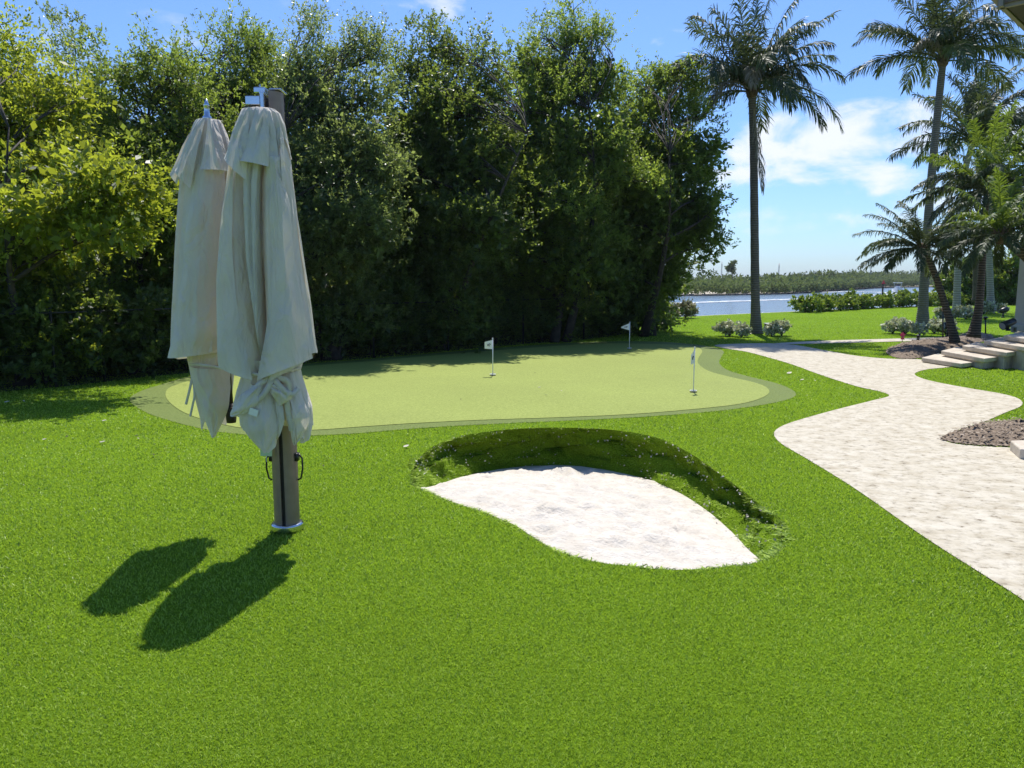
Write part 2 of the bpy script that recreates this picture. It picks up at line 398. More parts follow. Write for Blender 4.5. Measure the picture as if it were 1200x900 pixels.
# lawn: one sheet with the bunker cut out
gx, gy = np.meshgrid(np.arange(-66, 108, 4.0), np.arange(-10, 70, 4.0))
ok = inside(land, gx.ravel(), gy.ravel()) & ~inside(lip, gx.ravel(), gy.ravel())
flat('lawn', land, 0, M['lawn'], [lip[:, :2]], extra=np.c_[gx.ravel(), gy.ravel()][ok])
sw = MB()
for a, b in zip(shore[:-1], shore[1:]):
    a = np.array(a); b = np.array(b); t = (b-a)/np.linalg.norm(b-a); nrm = np.array([-t[1], t[0]])*.25
    sw.add([(*a, -.004), (*b, -.004), (*b, -3), (*a, -3), (*(a+nrm), -.004), (*(b+nrm), -.004), (*(b+nrm), -3), (*(a+nrm), -3)],
           [(0, 4, 5, 1), (4, 7, 6, 5), (0, 1, 2, 3)])
tag(sw.build('seawall', M['seawall']), 'low concrete seawall where the lawn meets the water', 'seawall')
bed = MB(); bed.add([(-3000, -200, -3), (3000, -200, -3), (3000, 5500, -3), (-3000, 5500, -3)], [(0, 1, 2, 3)])
tag(bed.build('ground', M['soil']), kind='structure')
wt = MB(); wt.add([(-3000, 25, WZ), (3000, 25, WZ), (3000, 5500, WZ), (-3000, 5500, WZ)], [(0, 1, 2, 3)])
tag(wt.build('water', M['water']), kind='structure')

flat('fringe', fringe, .004, M['fringe']); flat('putting_green', green, .009, M['green'])
flat('path', path, .006, M['path']); flat('walkway', walk, .010, M['path'])

def mound(name, loop, z0, h, mat):
    xy = loop[:, :2]; mn = xy.min(0); mx = xy.max(0)
    st = max(.07, (mx-mn).max()/42)
    a, b = np.meshgrid(np.arange(mn[0], mx[0], st), np.arange(mn[1], mx[1], st)); a = a.ravel(); b = b.ravel()
    k = inside(xy, a, b); pts = np.c_[a, b][k]
    V, Fc = fill(xy, (), pts)
    d = np.sqrt(((V[:, None, :]-xy[None])**2).sum(2)).min(1)
    z = z0+h*(1-np.exp(-d/.35))+np.where(d > .02, RNG.normal(0, .012, len(d)), 0)
    me = bpy.data.meshes.new(name); me.from_pydata([(x, y, q) for (x, y), q in zip(V, z)], [], Fc)
    return tag(link(name, me, mat, None, True), kind='structure'), V, z
beds = [mound('mulch', mA, .011, .16, M['mulch']), mound('mulch', mB, .011, .05, M['mulch']), mound('mulch', mC, .011, .26, M['mulch'])]
# loose bark chips on the beds
cv = []
for (o, V, z), n in zip(beds, (2600, 2200, 1200)):
    idx = RNG.integers(0, len(V), n)
    for i in idx:
        c = np.array([*V[i], z[i]+.008])+np.r_[RNG.normal(0, .03, 2), 0]
        a = RNG.uniform(0, PI); l, w = RNG.uniform(.010, .030), RNG.uniform(.004, .009)
        u = np.array([math.cos(a), math.sin(a), RNG.normal(0, .18)]); v = np.array([-math.sin(a), math.cos(a), RNG.normal(0, .18)])
        cv.append([c-u*l-v*w, c+u*l-v*w, c+u*l+v*w, c-u*l+v*w])
cv = np.array(cv).reshape(-1, 3)
me = np_mesh('bark_chips', cv, np.arange(len(cv)).reshape(-1, 4), RNG.random(len(cv)//4))
tag(link('bark_chips', me, leafmat('chip', [(0, (.10, .07, .045)), (.6, (.26, .195, .135)), (1, (.46, .38, .29))], (.1, .08, .05), .05, .8)), 'loose brown bark chips lying on the planting beds', 'mulch', kind='stuff')

# ------------------------------------------------------------------ bunker
n = len(lip); rows = 7
wv = []; wf = []
for r in range(rows+1):
    t = r/rows
    for i in range(n):
        a, b = lip[i], sandring[i]
        p = a+(b-a)*t
        c = lip.mean(0); out = p[:2]-c[:2]; out /= np.linalg.norm(out)
        dep = -b[2]
        p = p.copy(); p[:2] += out*math.sin(t*PI)*.15*min(1, dep/.3)        # undercut below the lip
        if 0 < r < rows:
            kx = math.sin(i*.55+r*1.9)*math.sin(i*.23-r*2.7)
            p += np.r_[out*(.07*kx+.03*math.sin(r*3.1)), .04*math.cos(i*.8+r*2.3)]*min(1, dep/.15)+RNG.normal(0, .010, 3)*min(1, dep/.2)
        if r == rows: p[2] -= .02
        wv.append(p)
for r in range(rows):
    for i in range(n): wf.append((r*n+i, r*n+(i+1) % n, (r+1)*n+(i+1) % n, (r+1)*n+i))
me = bpy.data.meshes.new('bunker_wall'); me.from_pydata([tuple(map(float, v)) for v in wv], [], wf)
tag(link('bunker_wall', me, M['lawn'], None, True), kind='structure')
WV = np.array(wv)
# sand: a grid with footprints and rake marks
xy = sandring[:, :2]; mn, mx = xy.min(0), xy.max(0)
a, b = np.meshgrid(np.arange(mn[0], mx[0], .045), np.arange(mn[1], mx[1], .045)); a = a.ravel()+RNG.normal(0, .008, a.size); b = b.ravel()+RNG.normal(0, .008, b.size)
k = inside(xy, a, b)
V, Fc = fill(xy, (), np.c_[a, b][k])
d2 = ((V[:, None, :]-xy[None])**2).sum(2)+1e-4
w = 1/d2**1.5; z = (w*sandring[:, 2][None]).sum(1)/w.sum(1)
edge = np.sqrt(d2.min(1)); fade = np.clip(edge/.15, 0, 1)
for _ in range(110):
    c = V[RNG.integers(0, len(V))]; an = RNG.uniform(0, PI); l, wd, dp = RNG.uniform(.07, .2), RNG.uniform(.04, .09), RNG.uniform(.008, .030)
    q = V-c; u = q[:, 0]*math.cos(an)+q[:, 1]*math.sin(an); v = -q[:, 0]*math.sin(an)+q[:, 1]*math.cos(an)
    rr = (u/l)**2+(v/wd)**2
    z += fade*(-dp*np.exp(-rr)+dp*.7*np.exp(-(np.sqrt(rr)-1.6)**2*4))
z += fade*RNG.normal(0, .004, len(z))
me = bpy.data.meshes.new('sand'); me.from_pydata([(x, y, q) for (x, y), q in zip(V, z)], [], Fc)
tag(link('sand', me, M['sand'], None, True), kind='structure')

# ------------------------------------------------------------------ turf blades
def blades(name, pos, nrm, L, W, lean, tint, mat):
    n = len(pos)
    az = RNG.uniform(0, 2*PI, n); dx = np.c_[np.cos(az), np.sin(az), np.zeros(n)]
    ld = RNG.uniform(0, 2*PI, n); lv = np.c_[np.cos(ld), np.sin(ld), np.zeros(n)]*lean[:, None]
    up = nrm+lv; up /= np.linalg.norm(up, axis=1)[:, None]
    up2 = nrm*.75+lv*2.2; up2 /= np.linalg.norm(up2, axis=1)[:, None]
    h = dx*(W/2)[:, None]
    mid = pos+up*(L*.55)[:, None]; tip = mid+up2*(L*.5)[:, None]
    V = np.stack([pos-h, pos+h, mid+h*.8, mid-h*.8, tip], 1).reshape(-1, 3)
    b = np.arange(n)[:, None]*5
    tri = np.concatenate([b+[0, 1, 2], b+[0, 2, 3], b+[3, 2, 4]], 1).reshape(-1, 3)
    me = np_mesh(name, V, tri, np.repeat(tint, 3))
    return link(name, me, mat)
nb = 900000
D0, D1 = 1.7, 50.0
u = RNG.random(nb); d = D0*(D1/D0)**(u**1.0)          # equal share per log distance: density falls as 1/d^2
ang = RNG.uniform(-.68, .68, nb)
x, y = d*np.sin(ang), d*np.cos(ang)
bad = inside(lip, x, y)
for poly in (fringe, path, walk, mA, mB, mC): bad |= inside(poly, x, y)
bad |= ~inside(land, x, y)
x, y, d = x[~bad], y[~bad], d[~bad]
pos = np.c_[x, y, np.full(len(x), -.002)]
sc = np.clip(d/3.4, .75, 6.0)
LL = RNG.uniform(.012, .023, len(x))*np.clip(sc, .9, 1.3); WW = RNG.uniform(.0024, .0042, len(x))*sc
tag(blades('turf', pos, np.tile([0, 0, 1.], (len(x), 1)), LL, WW, RNG.uniform(.2, 1.1, len(x)), RNG.random(len(x)), M['blade']),
    'bright green artificial turf pile covering the lawn', 'turf', kind='stuff')
# longer pile hanging on the bunker wall and over its lip
nw = 34000
ii = RNG.integers(0, n, nw); tt = RNG.random(nw)**1.1*rows; r0 = np.minimum(tt.astype(int), rows-1); fr = (tt-r0)[:, None]; gg = RNG.random(nw)[:, None]
W3 = WV.reshape(rows+1, n, 3)
p = (W3[r0, ii]*(1-gg)+W3[r0, (ii+1) % n]*gg)*(1-fr)+(W3[r0+1, ii]*(1-gg)+W3[r0+1, (ii+1) % n]*gg)*fr
dep = -sandring[ii, 2]; keep = RNG.random(nw) < np.clip(dep/.2, .03, 1)
c = lip.mean(0); inn = c[:2]-p[:, :2]; inn /= np.linalg.norm(inn, axis=1)[:, None]
nr = np.c_[inn, np.full(nw, .35)]; nr /= np.linalg.norm(nr, axis=1)[:, None]
p, nr = p[keep], nr[keep]; nw = len(p); depk = dep[keep]
clump = np.clip(.85+.5*np.sin(p[:, 0]*21+p[:, 2]*37)*np.sin(p[:, 1]*19-p[:, 2]*29)+RNG.normal(0, .2, nw), .35, 1.6)
fk = RNG.choice(np.where(depk > .10)[0], 420); fq = p[fk]+nr[fk]*.06; fa_ = unit(RNG.normal(size=(420, 3))); fb = unit(np.cross(fa_, RNG.normal(size=(420, 3))))
fs1 = RNG.uniform(.006, .015, 420)[:, None]  # tiny pale flecks strewn over the deeper parts of the wall turf
tag(link('pale_flecks', np_mesh('pale_flecks', np.stack([fq-fa_*fs1, fq-fb*fs1*.6, fq+fa_*fs1, fq+fb*fs1*.6], 1).reshape(-1, 3), np.arange(1680).reshape(-1, 4)), M['sand']), 'small pale flecks scattered over the turf of the bunker wall', 'sand', kind='stuff')
tag(blades('turf', p, nr+np.array([0, 0, -.25]), RNG.uniform(.025, .06, nw)*clump, RNG.uniform(.005, .011, nw)*clump, RNG.uniform(.2, 1.6, nw), np.clip(RNG.random(nw)*1.1*clump-.05, 0, 1), M['blade']),
    'shaggy turf pile hanging on the steep bunker wall', 'turf', kind='stuff')

# ------------------------------------------------------------------ leaves
def leaf_mesh(name, pos, axis, nrm, L, W, tint):
    side = np.cross(axis, nrm); side /= np.linalg.norm(side, axis=1)[:, None]+1e-9
    nn = np.cross(side, axis)
    m = pos+axis*(L*.5)[:, None]+nn*(L*.06)[:, None]; h = side*(W/2)[:, None]
    V = np.stack([pos, m+h, pos+axis*L[:, None], m-h], 1).reshape(-1, 3)
    return np_mesh(name, V, np.arange(len(V)).reshape(-1, 4), tint)
def foliage(lobes, ncl, twigs, per, L, W, rad, shell=.5, up=.5, hang=0):
    """lobes [(centre, radii, brightness)]; returns leaf arrays and the clump centres"""
    vol = np.array([(r[0]*r[1]*r[2])**.75 for _, r, *_ in lobes]); vol = vol/vol.sum()
    Pp, A, Nn, T, cl = [], [], [], [], []
    for li, (c, r, *br) in enumerate(lobes):
        c = np.array(c); r = np.array(r)
        k = max(4, int(ncl*vol[li])); br = br[0] if br else .5
        dirs = unit(RNG.normal(size=(k, 3)))
        fr = shell+(1.04-shell)*RNG.random(k)**.6+(RNG.random(k) < .10)*RNG.uniform(.05, .22, k)
        bump_ = 1+.18*np.sin(dirs[:, 0]*5+li)+.16*np.sin(dirs[:, 2]*6+li*2)
        cc = c+dirs*r*(fr*bump_)[:, None]
        cc = cc[cc[:, 2] > .15]; dirs = dirs[:len(cc)]; k = len(cc)
        if k == 0: continue
        cl.append((c, cc))
        tw = RNG.poisson(twigs, k)+1
        ci = np.repeat(np.arange(k), tw); nt_ = len(ci)
        td = unit(dirs[ci]*.55+np.array([0, 0, up])+RNG.normal(0, .65, (nt_, 3)))
        crad = RNG.choice([.7, 1.0, 1.5], k, p=[.45, .38, .17])
        tl = rad*RNG.uniform(.5, 1.4, nt_)*crad[ci]
        st = cc[ci]+RNG.normal(0, rad*.35, (nt_, 3))
        li_ = np.repeat(np.arange(nt_), per); m = len(li_)
        s = RNG.random(m)**.7
        pos = st[li_]+td[li_]*(tl[li_]*s)[:, None]+np.c_[np.zeros(m), np.zeros(m), -hang*s*s]+RNG.normal(0, rad*.05, (m, 3))
        ax = unit(td[li_]*.7+RNG.normal(0, .65, (m, 3))+np.array([0, 0, -.05]))
        nm = unit(RNG.normal(0, .75, (m, 3))+np.array([0, 0, .75])+.3*td[li_])
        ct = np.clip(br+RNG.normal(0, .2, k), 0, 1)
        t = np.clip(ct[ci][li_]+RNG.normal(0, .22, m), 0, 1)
        Pp.append(pos); A.append(ax); Nn.append(nm); T.append(t)
    Pp = np.concatenate(Pp); m = len(Pp)
    return Pp, np.concatenate(A), np.concatenate(Nn), L*RNG.uniform(.65, 1.3, m), W*RNG.uniform(.7, 1.25, m), np.concatenate(T), cl
def bend(a, b, sag=.1, k=5):
    a = np.array(a, float); b = np.array(b, float); l = np.linalg.norm(b-a)
    off = RNG.normal(0, sag*l*.6, 3); off[2] = sag*l*.5
    return [a+(b-a)*t+off*math.sin(PI*t) for t in np.linspace(0, 1, k)]
def tree(name, base, lobes, label, cat, group, leaf, bark, ncl, twigs=9, per=15, L=.075, W=.034, rad=.40, r0=.12, stems=2, shell=.45, up=.5, thin=.012, hang=0):
    base = np.array([base[0], base[1], 0.])
    t = thing(name, base, label, cat, group)
    Pp, A, Nn, LL, WW, T, cl = foliage(lobes, ncl, twigs, per, L, W, rad, shell, up, hang)
    zt = max(q[0][2] for q in lobes)
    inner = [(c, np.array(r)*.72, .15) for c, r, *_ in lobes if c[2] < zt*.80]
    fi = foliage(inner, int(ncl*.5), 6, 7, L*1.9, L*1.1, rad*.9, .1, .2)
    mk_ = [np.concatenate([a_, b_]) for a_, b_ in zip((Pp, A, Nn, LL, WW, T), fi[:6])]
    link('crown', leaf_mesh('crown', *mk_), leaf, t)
    mb = MB()
    top = np.array(max(lobes, key=lambda q: q[0][2])[0])*np.array([1, 1, .82])
    spines = []
    for s in range(stems):
        ft = base+np.r_[RNG.normal(0, .18, 2), 0]*(s > 0)
        tp = np.array(top)*(1 if s == 0 else .8)+np.r_[RNG.normal(0, .5, 2), 0]*(s > 0)
        if s: tp[:2] = base[:2]+RNG.normal(0, .9, 2)
        pts = bend(ft, tp, .10, 9); rr = [r0*.8*(1.25 if i == 0 else 1)*(1-i/8)**1.3+.010 for i in range(9)]
        mb.tube(pts, rr, 8); spines.append((pts, rr))
    for c, cc in cl:
        pts, rr = spines[RNG.integers(0, stems)]
        zs = [abs(q[2]-max(.35, c[2]-.6)) for q in pts]; i = int(np.argmin(zs))
        limb = bend(pts[i], c, .12, 6); lr = min(rr[i]*.7, .04)
        mb.tube(limb, [lr*(1-.7*k/5)+.006 for k in range(6)], 6)
        for q in cc[:max(6, len(cc)//3)]:
            st = limb[RNG.integers(2, 6)]
            mb.tube(bend(st, q, .1, 4), [thin*1.3, thin, thin*.7, thin*.4], 4, cap=False)
    mb.build('trunk', bark, t, True)
    return t
LEAN = 2.8
def lob(px, Y, dep=.85):
    """crown lobes read off as (x, y, rx, ry[, brightness[, dY]]) at distance Y"""
    out = []
    for q in px:
        x, y, rx, ry = q[:4]; br = q[4] if len(q) > 4 else .5; yy = Y+(q[5] if len(q) > 5 else 0)+(LEAN*(250-y)/250 if y < 250 else .004*(y-250))
        c = P(x, y, yy); s = yy/F
        rr = np.array((rx*s, max(.5, rx*s*dep), ry*s))
        if min(rx, ry) < 26 or y > 300: out.append((c, rr, br)); continue
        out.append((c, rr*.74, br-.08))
        for k in range(5):                      # boughs standing out of the lobe
            a = k*1.257+RNG.uniform(0, 1.2); e = RNG.uniform(-.5, .9)
            u_ = np.array([math.cos(a)*math.cos(e), math.sin(a)*math.cos(e), math.sin(e)])
            out.append((c+u_*rr*.66, rr*RNG.uniform(.36, .52)*np.array([1.1, 1.1, .8]), br+RNG.normal(0, .1)))
    return out
GT = 'trees of the dense belt behind the putting green'
def base_at(px, Y): q = P(px, 328, Y); return (q[0], q[1])

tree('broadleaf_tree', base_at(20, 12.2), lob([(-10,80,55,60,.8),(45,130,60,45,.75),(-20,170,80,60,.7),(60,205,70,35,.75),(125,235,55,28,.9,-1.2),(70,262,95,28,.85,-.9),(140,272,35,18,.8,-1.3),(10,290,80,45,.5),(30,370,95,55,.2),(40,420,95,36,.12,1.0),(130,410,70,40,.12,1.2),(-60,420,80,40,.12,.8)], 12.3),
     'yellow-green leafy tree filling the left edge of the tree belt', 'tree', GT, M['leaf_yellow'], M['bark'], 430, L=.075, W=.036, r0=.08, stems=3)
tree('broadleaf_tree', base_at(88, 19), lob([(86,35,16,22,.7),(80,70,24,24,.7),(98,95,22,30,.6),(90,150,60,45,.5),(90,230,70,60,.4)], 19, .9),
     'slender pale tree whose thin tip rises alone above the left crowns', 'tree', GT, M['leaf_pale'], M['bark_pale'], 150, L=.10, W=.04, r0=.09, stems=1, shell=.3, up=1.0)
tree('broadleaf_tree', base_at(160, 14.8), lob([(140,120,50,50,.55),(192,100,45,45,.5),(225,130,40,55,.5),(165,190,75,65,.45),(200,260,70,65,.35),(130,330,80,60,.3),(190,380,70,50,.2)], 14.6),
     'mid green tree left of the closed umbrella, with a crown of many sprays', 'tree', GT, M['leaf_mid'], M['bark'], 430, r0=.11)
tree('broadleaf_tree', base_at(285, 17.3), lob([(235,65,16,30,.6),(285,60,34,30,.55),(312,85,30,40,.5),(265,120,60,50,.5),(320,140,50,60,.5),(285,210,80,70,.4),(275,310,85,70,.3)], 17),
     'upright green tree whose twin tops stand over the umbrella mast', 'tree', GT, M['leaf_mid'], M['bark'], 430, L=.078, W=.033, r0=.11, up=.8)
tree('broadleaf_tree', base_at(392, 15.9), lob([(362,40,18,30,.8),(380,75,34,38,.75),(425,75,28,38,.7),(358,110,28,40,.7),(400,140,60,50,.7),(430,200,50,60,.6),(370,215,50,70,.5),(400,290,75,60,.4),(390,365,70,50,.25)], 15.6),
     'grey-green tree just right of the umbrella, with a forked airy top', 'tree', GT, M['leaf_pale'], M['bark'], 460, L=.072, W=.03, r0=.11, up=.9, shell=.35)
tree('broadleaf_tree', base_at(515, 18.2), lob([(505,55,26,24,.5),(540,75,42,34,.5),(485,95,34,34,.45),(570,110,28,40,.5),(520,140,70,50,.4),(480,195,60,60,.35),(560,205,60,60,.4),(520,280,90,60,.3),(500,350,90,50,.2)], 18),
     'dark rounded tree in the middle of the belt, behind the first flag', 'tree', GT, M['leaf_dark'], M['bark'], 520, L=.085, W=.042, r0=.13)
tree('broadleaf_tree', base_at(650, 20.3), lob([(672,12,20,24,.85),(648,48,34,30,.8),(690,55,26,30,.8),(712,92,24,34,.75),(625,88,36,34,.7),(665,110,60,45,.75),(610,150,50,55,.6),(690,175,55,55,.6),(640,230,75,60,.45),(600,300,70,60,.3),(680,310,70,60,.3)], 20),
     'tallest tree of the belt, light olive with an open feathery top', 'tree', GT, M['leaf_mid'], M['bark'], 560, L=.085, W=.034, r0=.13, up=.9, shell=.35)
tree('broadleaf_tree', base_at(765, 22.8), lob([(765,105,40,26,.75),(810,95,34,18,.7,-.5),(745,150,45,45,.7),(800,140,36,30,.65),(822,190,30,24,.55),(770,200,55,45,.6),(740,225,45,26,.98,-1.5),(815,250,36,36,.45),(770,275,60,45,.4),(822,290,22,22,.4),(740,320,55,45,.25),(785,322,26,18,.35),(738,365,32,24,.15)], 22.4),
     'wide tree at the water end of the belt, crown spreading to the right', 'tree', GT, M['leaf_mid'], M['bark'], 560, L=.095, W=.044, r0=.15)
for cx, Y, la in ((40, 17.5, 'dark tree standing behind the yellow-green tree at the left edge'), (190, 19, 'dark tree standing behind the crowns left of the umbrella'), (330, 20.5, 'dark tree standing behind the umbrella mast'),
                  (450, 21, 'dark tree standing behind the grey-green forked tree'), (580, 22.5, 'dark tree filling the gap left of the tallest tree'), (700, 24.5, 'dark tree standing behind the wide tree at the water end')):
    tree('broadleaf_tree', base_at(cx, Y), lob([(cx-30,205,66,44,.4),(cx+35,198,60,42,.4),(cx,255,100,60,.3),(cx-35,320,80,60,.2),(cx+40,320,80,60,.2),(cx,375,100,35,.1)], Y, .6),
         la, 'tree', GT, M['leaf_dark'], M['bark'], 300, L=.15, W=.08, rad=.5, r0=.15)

# dark clipped hedge and chain-link fence at the foot of the belt
edge_px = [(-160,482),(0,464),(100,455),(200,443),(370,428),(480,419),(600,407),(700,399),(765,389)]
ed = crom(gp(edge_px), 8, False)
def hedge_run(name, line, off, wid, h, label, leaf, dens, L, W, parent_group=None, h_var=.15):
    line = np.array(line)[:, :2]; seg = np.linalg.norm(np.diff(line, axis=0), axis=1); cum = np.r_[0, np.cumsum(seg)]
    lob_ = []
    st = wid*.8
    for s in np.arange(0, cum[-1], st):
        q = np.array([np.interp(s, cum, line[:, 0]), np.interp(s, cum, line[:, 1])])
        q2 = np.array([np.interp(s+.1, cum, line[:, 0]), np.interp(s+.1, cum, line[:, 1])])
        tdir = unit(q2-q+1e-6); nrm = np.array([-tdir[1], tdir[0]])
        hh = h*(1+RNG.normal(0, h_var)*.6)
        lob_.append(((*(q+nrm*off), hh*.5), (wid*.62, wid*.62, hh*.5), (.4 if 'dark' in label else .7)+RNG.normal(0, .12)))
    Pp, A, Nn, LL, WW, T, cl = foliage(lob_, int(dens*cum[-1]), 6, 10, L, W, .2, .5, .6)
    t = thing(name, (*line[len(line)//2], 0), label, 'hedge')
    link('foliage', leaf_mesh('foliage', Pp, A, Nn, LL, WW, T), leaf, t)
    mb = MB()
    for c, cc in cl:
        for q in cc[:5]: mb.tube(bend((c[0], c[1], 0), q, .08, 3), [.012, .008, .004], 4, False)
    mb.build('stem', M['bark'], t, True)
    return t
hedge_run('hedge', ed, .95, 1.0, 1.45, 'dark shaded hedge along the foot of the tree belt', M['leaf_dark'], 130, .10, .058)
fe = thing('wire_fence', (*ed[len(ed)//2, :2], 0), 'thin black wire fence in front of the dark hedge', 'fence')
rl = MB(); ln = []
for i, q in enumerate(ed):
    a_ = ed[max(i-1, 0)]; b_ = ed[min(i+1, len(ed)-1)]; td = unit((b_-a_)[:2]); ln.append(np.array([q[0]-td[1]*.45, q[1]+td[0]*.45]))
for zz in (1.15,): rl.tube([(*q, zz) for q in ln], .017, 6)
rl.build('rail', M['wire'], fe, True)
wr = MB()
for zz in np.arange(.1, 1.1, .14): wr.tube([(*q, zz) for q in ln], .0035, 3, False)
wr.build('wire', M['wire'], fe)
for q in ln[2::6]:
    b_ = MB(); b_.tube([(*q, 0), (*q, 1.2)], .022, 8); b_.lathe((*q, 1.2), [(.026, 0), (.026, .02), (.005, .035)], 8)
    b_.build('post', M['wire'], fe, True)
# bare leaf litter strip under the hedge
li_ = np.array([(*q, 0) for q in ln]); bk = np.array([q[:2] for q in ed])
soil = np.r_[np.array([(*q,) for q in ln]), np.array([(q[0]-14, q[1]+9) for q in ln[::-1]])]
flat('soil', soil, .005, M['soil'])

# ------------------------------------------------------------------ palms
def frond(origin, d, length, droop, ll, nleaf=46, vdrop=.8, w=.035, wind=(0, 0, 0), bare=.15, tint=.5):
    """one feather frond: rachis tube + leaflets; returns MB-like arrays"""
    rv = MB(); p = np.array(origin, float); d = unit(np.array(d, float)); k = 14
    pts = [p.copy()]; ds = length/k
    dirs = [d.copy()]
    for i in range(k):
        p = p+d*ds; d = unit(d+np.array([0, 0, -1.])*droop*(.4+i/k)*1.6/k+np.array(wind)*1.0/k)
        pts.append(p.copy()); dirs.append(d.copy())
    pts = np.array(pts); dirs = np.array(dirs)
    tw_ = RNG.normal(0, .5)
    rv.tube(pts, [max(.004, length*.011*(1-.9*i/k)) for i in range(k+1)], 5, False)
    Vs = []; tts = []
    for t in np.linspace(bare, .995, nleaf):
        f = t*k; i = min(int(f), k-1); q = pts[i]+(pts[i+1]-pts[i])*(f-i); dd = dirs[i]
        sd = np.cross(dd, [0, 0, 1.]); 
        if np.linalg.norm(sd) < .15: sd = np.cross(dd, [0, 1., 0])
        sd = unit(sd); upv = unit(np.cross(sd, dd)); sd, upv = sd*math.cos(tw_*t)+upv*math.sin(tw_*t), upv*math.cos(tw_*t)-sd*math.sin(tw_*t)
        prof = ll*(.35+.65*math.sin(PI*min(1, (t-bare)/(1-bare)*.85+.12)))
        for s in (-1, 1):
            g = vdrop*RNG.uniform(.3, 1.9)
            a = unit(sd*s*(.75+RNG.normal(0, .2))+dd*(.55+.5*t+RNG.normal(0, .2))+upv*.25+np.array(wind)*.6-np.array([0, 0, g*.35]))
            l = prof*RNG.uniform(.75, 1.15)
            b = unit(a-np.array([0, 0, g*.9])+np.array(wind)*.5)
            c_ = unit(b-np.array([0, 0, g*.8])+np.array(wind)*.3)
            wv_ = unit(np.cross(a, upv+RNG.normal(0, .35, 3)))*w*.5
            m1 = q+a*l*.4; m2 = m1+b*l*.35; e = m2+c_*l*.25
            Vs.append([q-wv_*.5, q+wv_*.5, m1+wv_, m1-wv_]); Vs.append([m1-wv_, m1+wv_, m2+wv_*.75, m2-wv_*.75]); Vs.append([m2-wv_*.75, m2+wv_*.75, e+wv_*.1, e-wv_*.1])
            tt = np.clip(tint+RNG.normal(0, .25), 0, 1); tts += [tt]*3
    V = np.array(Vs).reshape(-1, 3); fv = np.array(rv.v); 
    nf = len(rv.f)
    allv = np.r_[fv, V]; faces = np.r_[np.array(rv.f), np.arange(len(V)).reshape(-1, 4)+len(fv)]
    return np_mesh('frond', allv, faces, np.r_[np.full(nf, .9), np.array(tts)])
def palm(name, trunk_px, Y, wpx, fronds, label, bark, leaf, ll, dry=(), wind=(.12, 0, .05), nleaf=46, lw=.035, cat='palm', flare=1.75, dY=0, boot=True, extra=None, group='palms beside the path and the house'):
    """trunk_px: points along the trunk, base first; fronds: (dx, dy_up, depth, length_m, droop)"""
    kn = len(trunk_px); pts = [P(x, y, Y+dY*i/(kn-1)) for i, (x, y) in enumerate(trunk_px)]
    pts = crom(pts, 10, False); m = len(pts); s = Y/F
    t = thing(name, (pts[0][0], pts[0][1], max(0, pts[0][2])), label, cat, group)
    hgt = pts[-1][2]-pts[0][2]
    rr = []
    for i in range(m):
        h = pts[i][2]-pts[0][2]; f = i/(m-1)
        w_ = wpx[0]+(wpx[1]-wpx[0])*f
        rr.append(.5*w_*s*(1+(flare-1)*math.exp(-h/.35))*(1+.025*math.sin(i*2.1)))
    pts[0][2] -= .05
    mb = MB(); mb.tube(pts, rr, 14); mb.build('trunk', bark, t, True)
    c = pts[-1]
    if boot:
        bm_ = MB(); r_ = rr[-1]; h_ = r_*3.2
        bm_.lathe((c[0], c[1], c[2]-h_*.55), [(r_*.9, 0), (r_*1.5, h_*.25), (r_*1.45, h_*.6), (r_*.9, h_*.95), (r_*.3, h_*1.15)], 10)
        for k in range(9):
            a = k*2.4; q = np.array([math.cos(a), math.sin(a), 0])
            bm_.tube([c+q*r_*1.0-np.array([0, 0, h_*.3]), c+q*r_*1.6+np.array([0, 0, h_*.1]), c+q*r_*1.9+np.array([0, 0, h_*.5])], [r_*.35, r_*.25, r_*.12], 5)
        bm_.build('crownshaft', M['boot'], t, True)
    if extra: fronds = list(fronds)+[(f[0], f[1], f[2], f[3], f[4]) for f in fan(extra[0], extra[1], extra[2], .15, 1.35, (0, 0), (.7, 1.7))]
    for f in fronds:
        dx, dz, dep, ln_, dr = f[:5]; ow = f[5] if len(f) > 5 else wind
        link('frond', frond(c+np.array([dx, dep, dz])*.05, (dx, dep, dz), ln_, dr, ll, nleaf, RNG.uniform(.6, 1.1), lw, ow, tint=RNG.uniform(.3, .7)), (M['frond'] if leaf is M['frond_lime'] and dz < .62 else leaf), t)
    for f in dry:
        dx, dz, dep, ln_, dr = f[:5]
        o = link('frond', frond(c+np.array([dx, dep, dz])*.05, (dx, dep, dz), ln_, dr, ll*.8, nleaf, 1.4, lw*.7, (0, 0, 0)), M['frond_dry'], t)
        o['label'] = 'dry tan frond hanging from the crown'
    return t
def fan(nf, lmin, lmax, emin=-.3, emax=1.2, bias=(0, 0), dr=(.5, 1.2)):
    out = []
    for k in range(nf):
        a = k*2.39996+RNG.normal(0, .2); e = emin+(emax-emin)*((k+.5)/nf)+RNG.normal(0, .1)
        out.append((math.cos(a)*math.cos(e)+bias[0], math.sin(e)+.05, math.sin(a)*math.cos(e)+bias[1], RNG.uniform(lmin, lmax), RNG.uniform(*dr)))
    return out
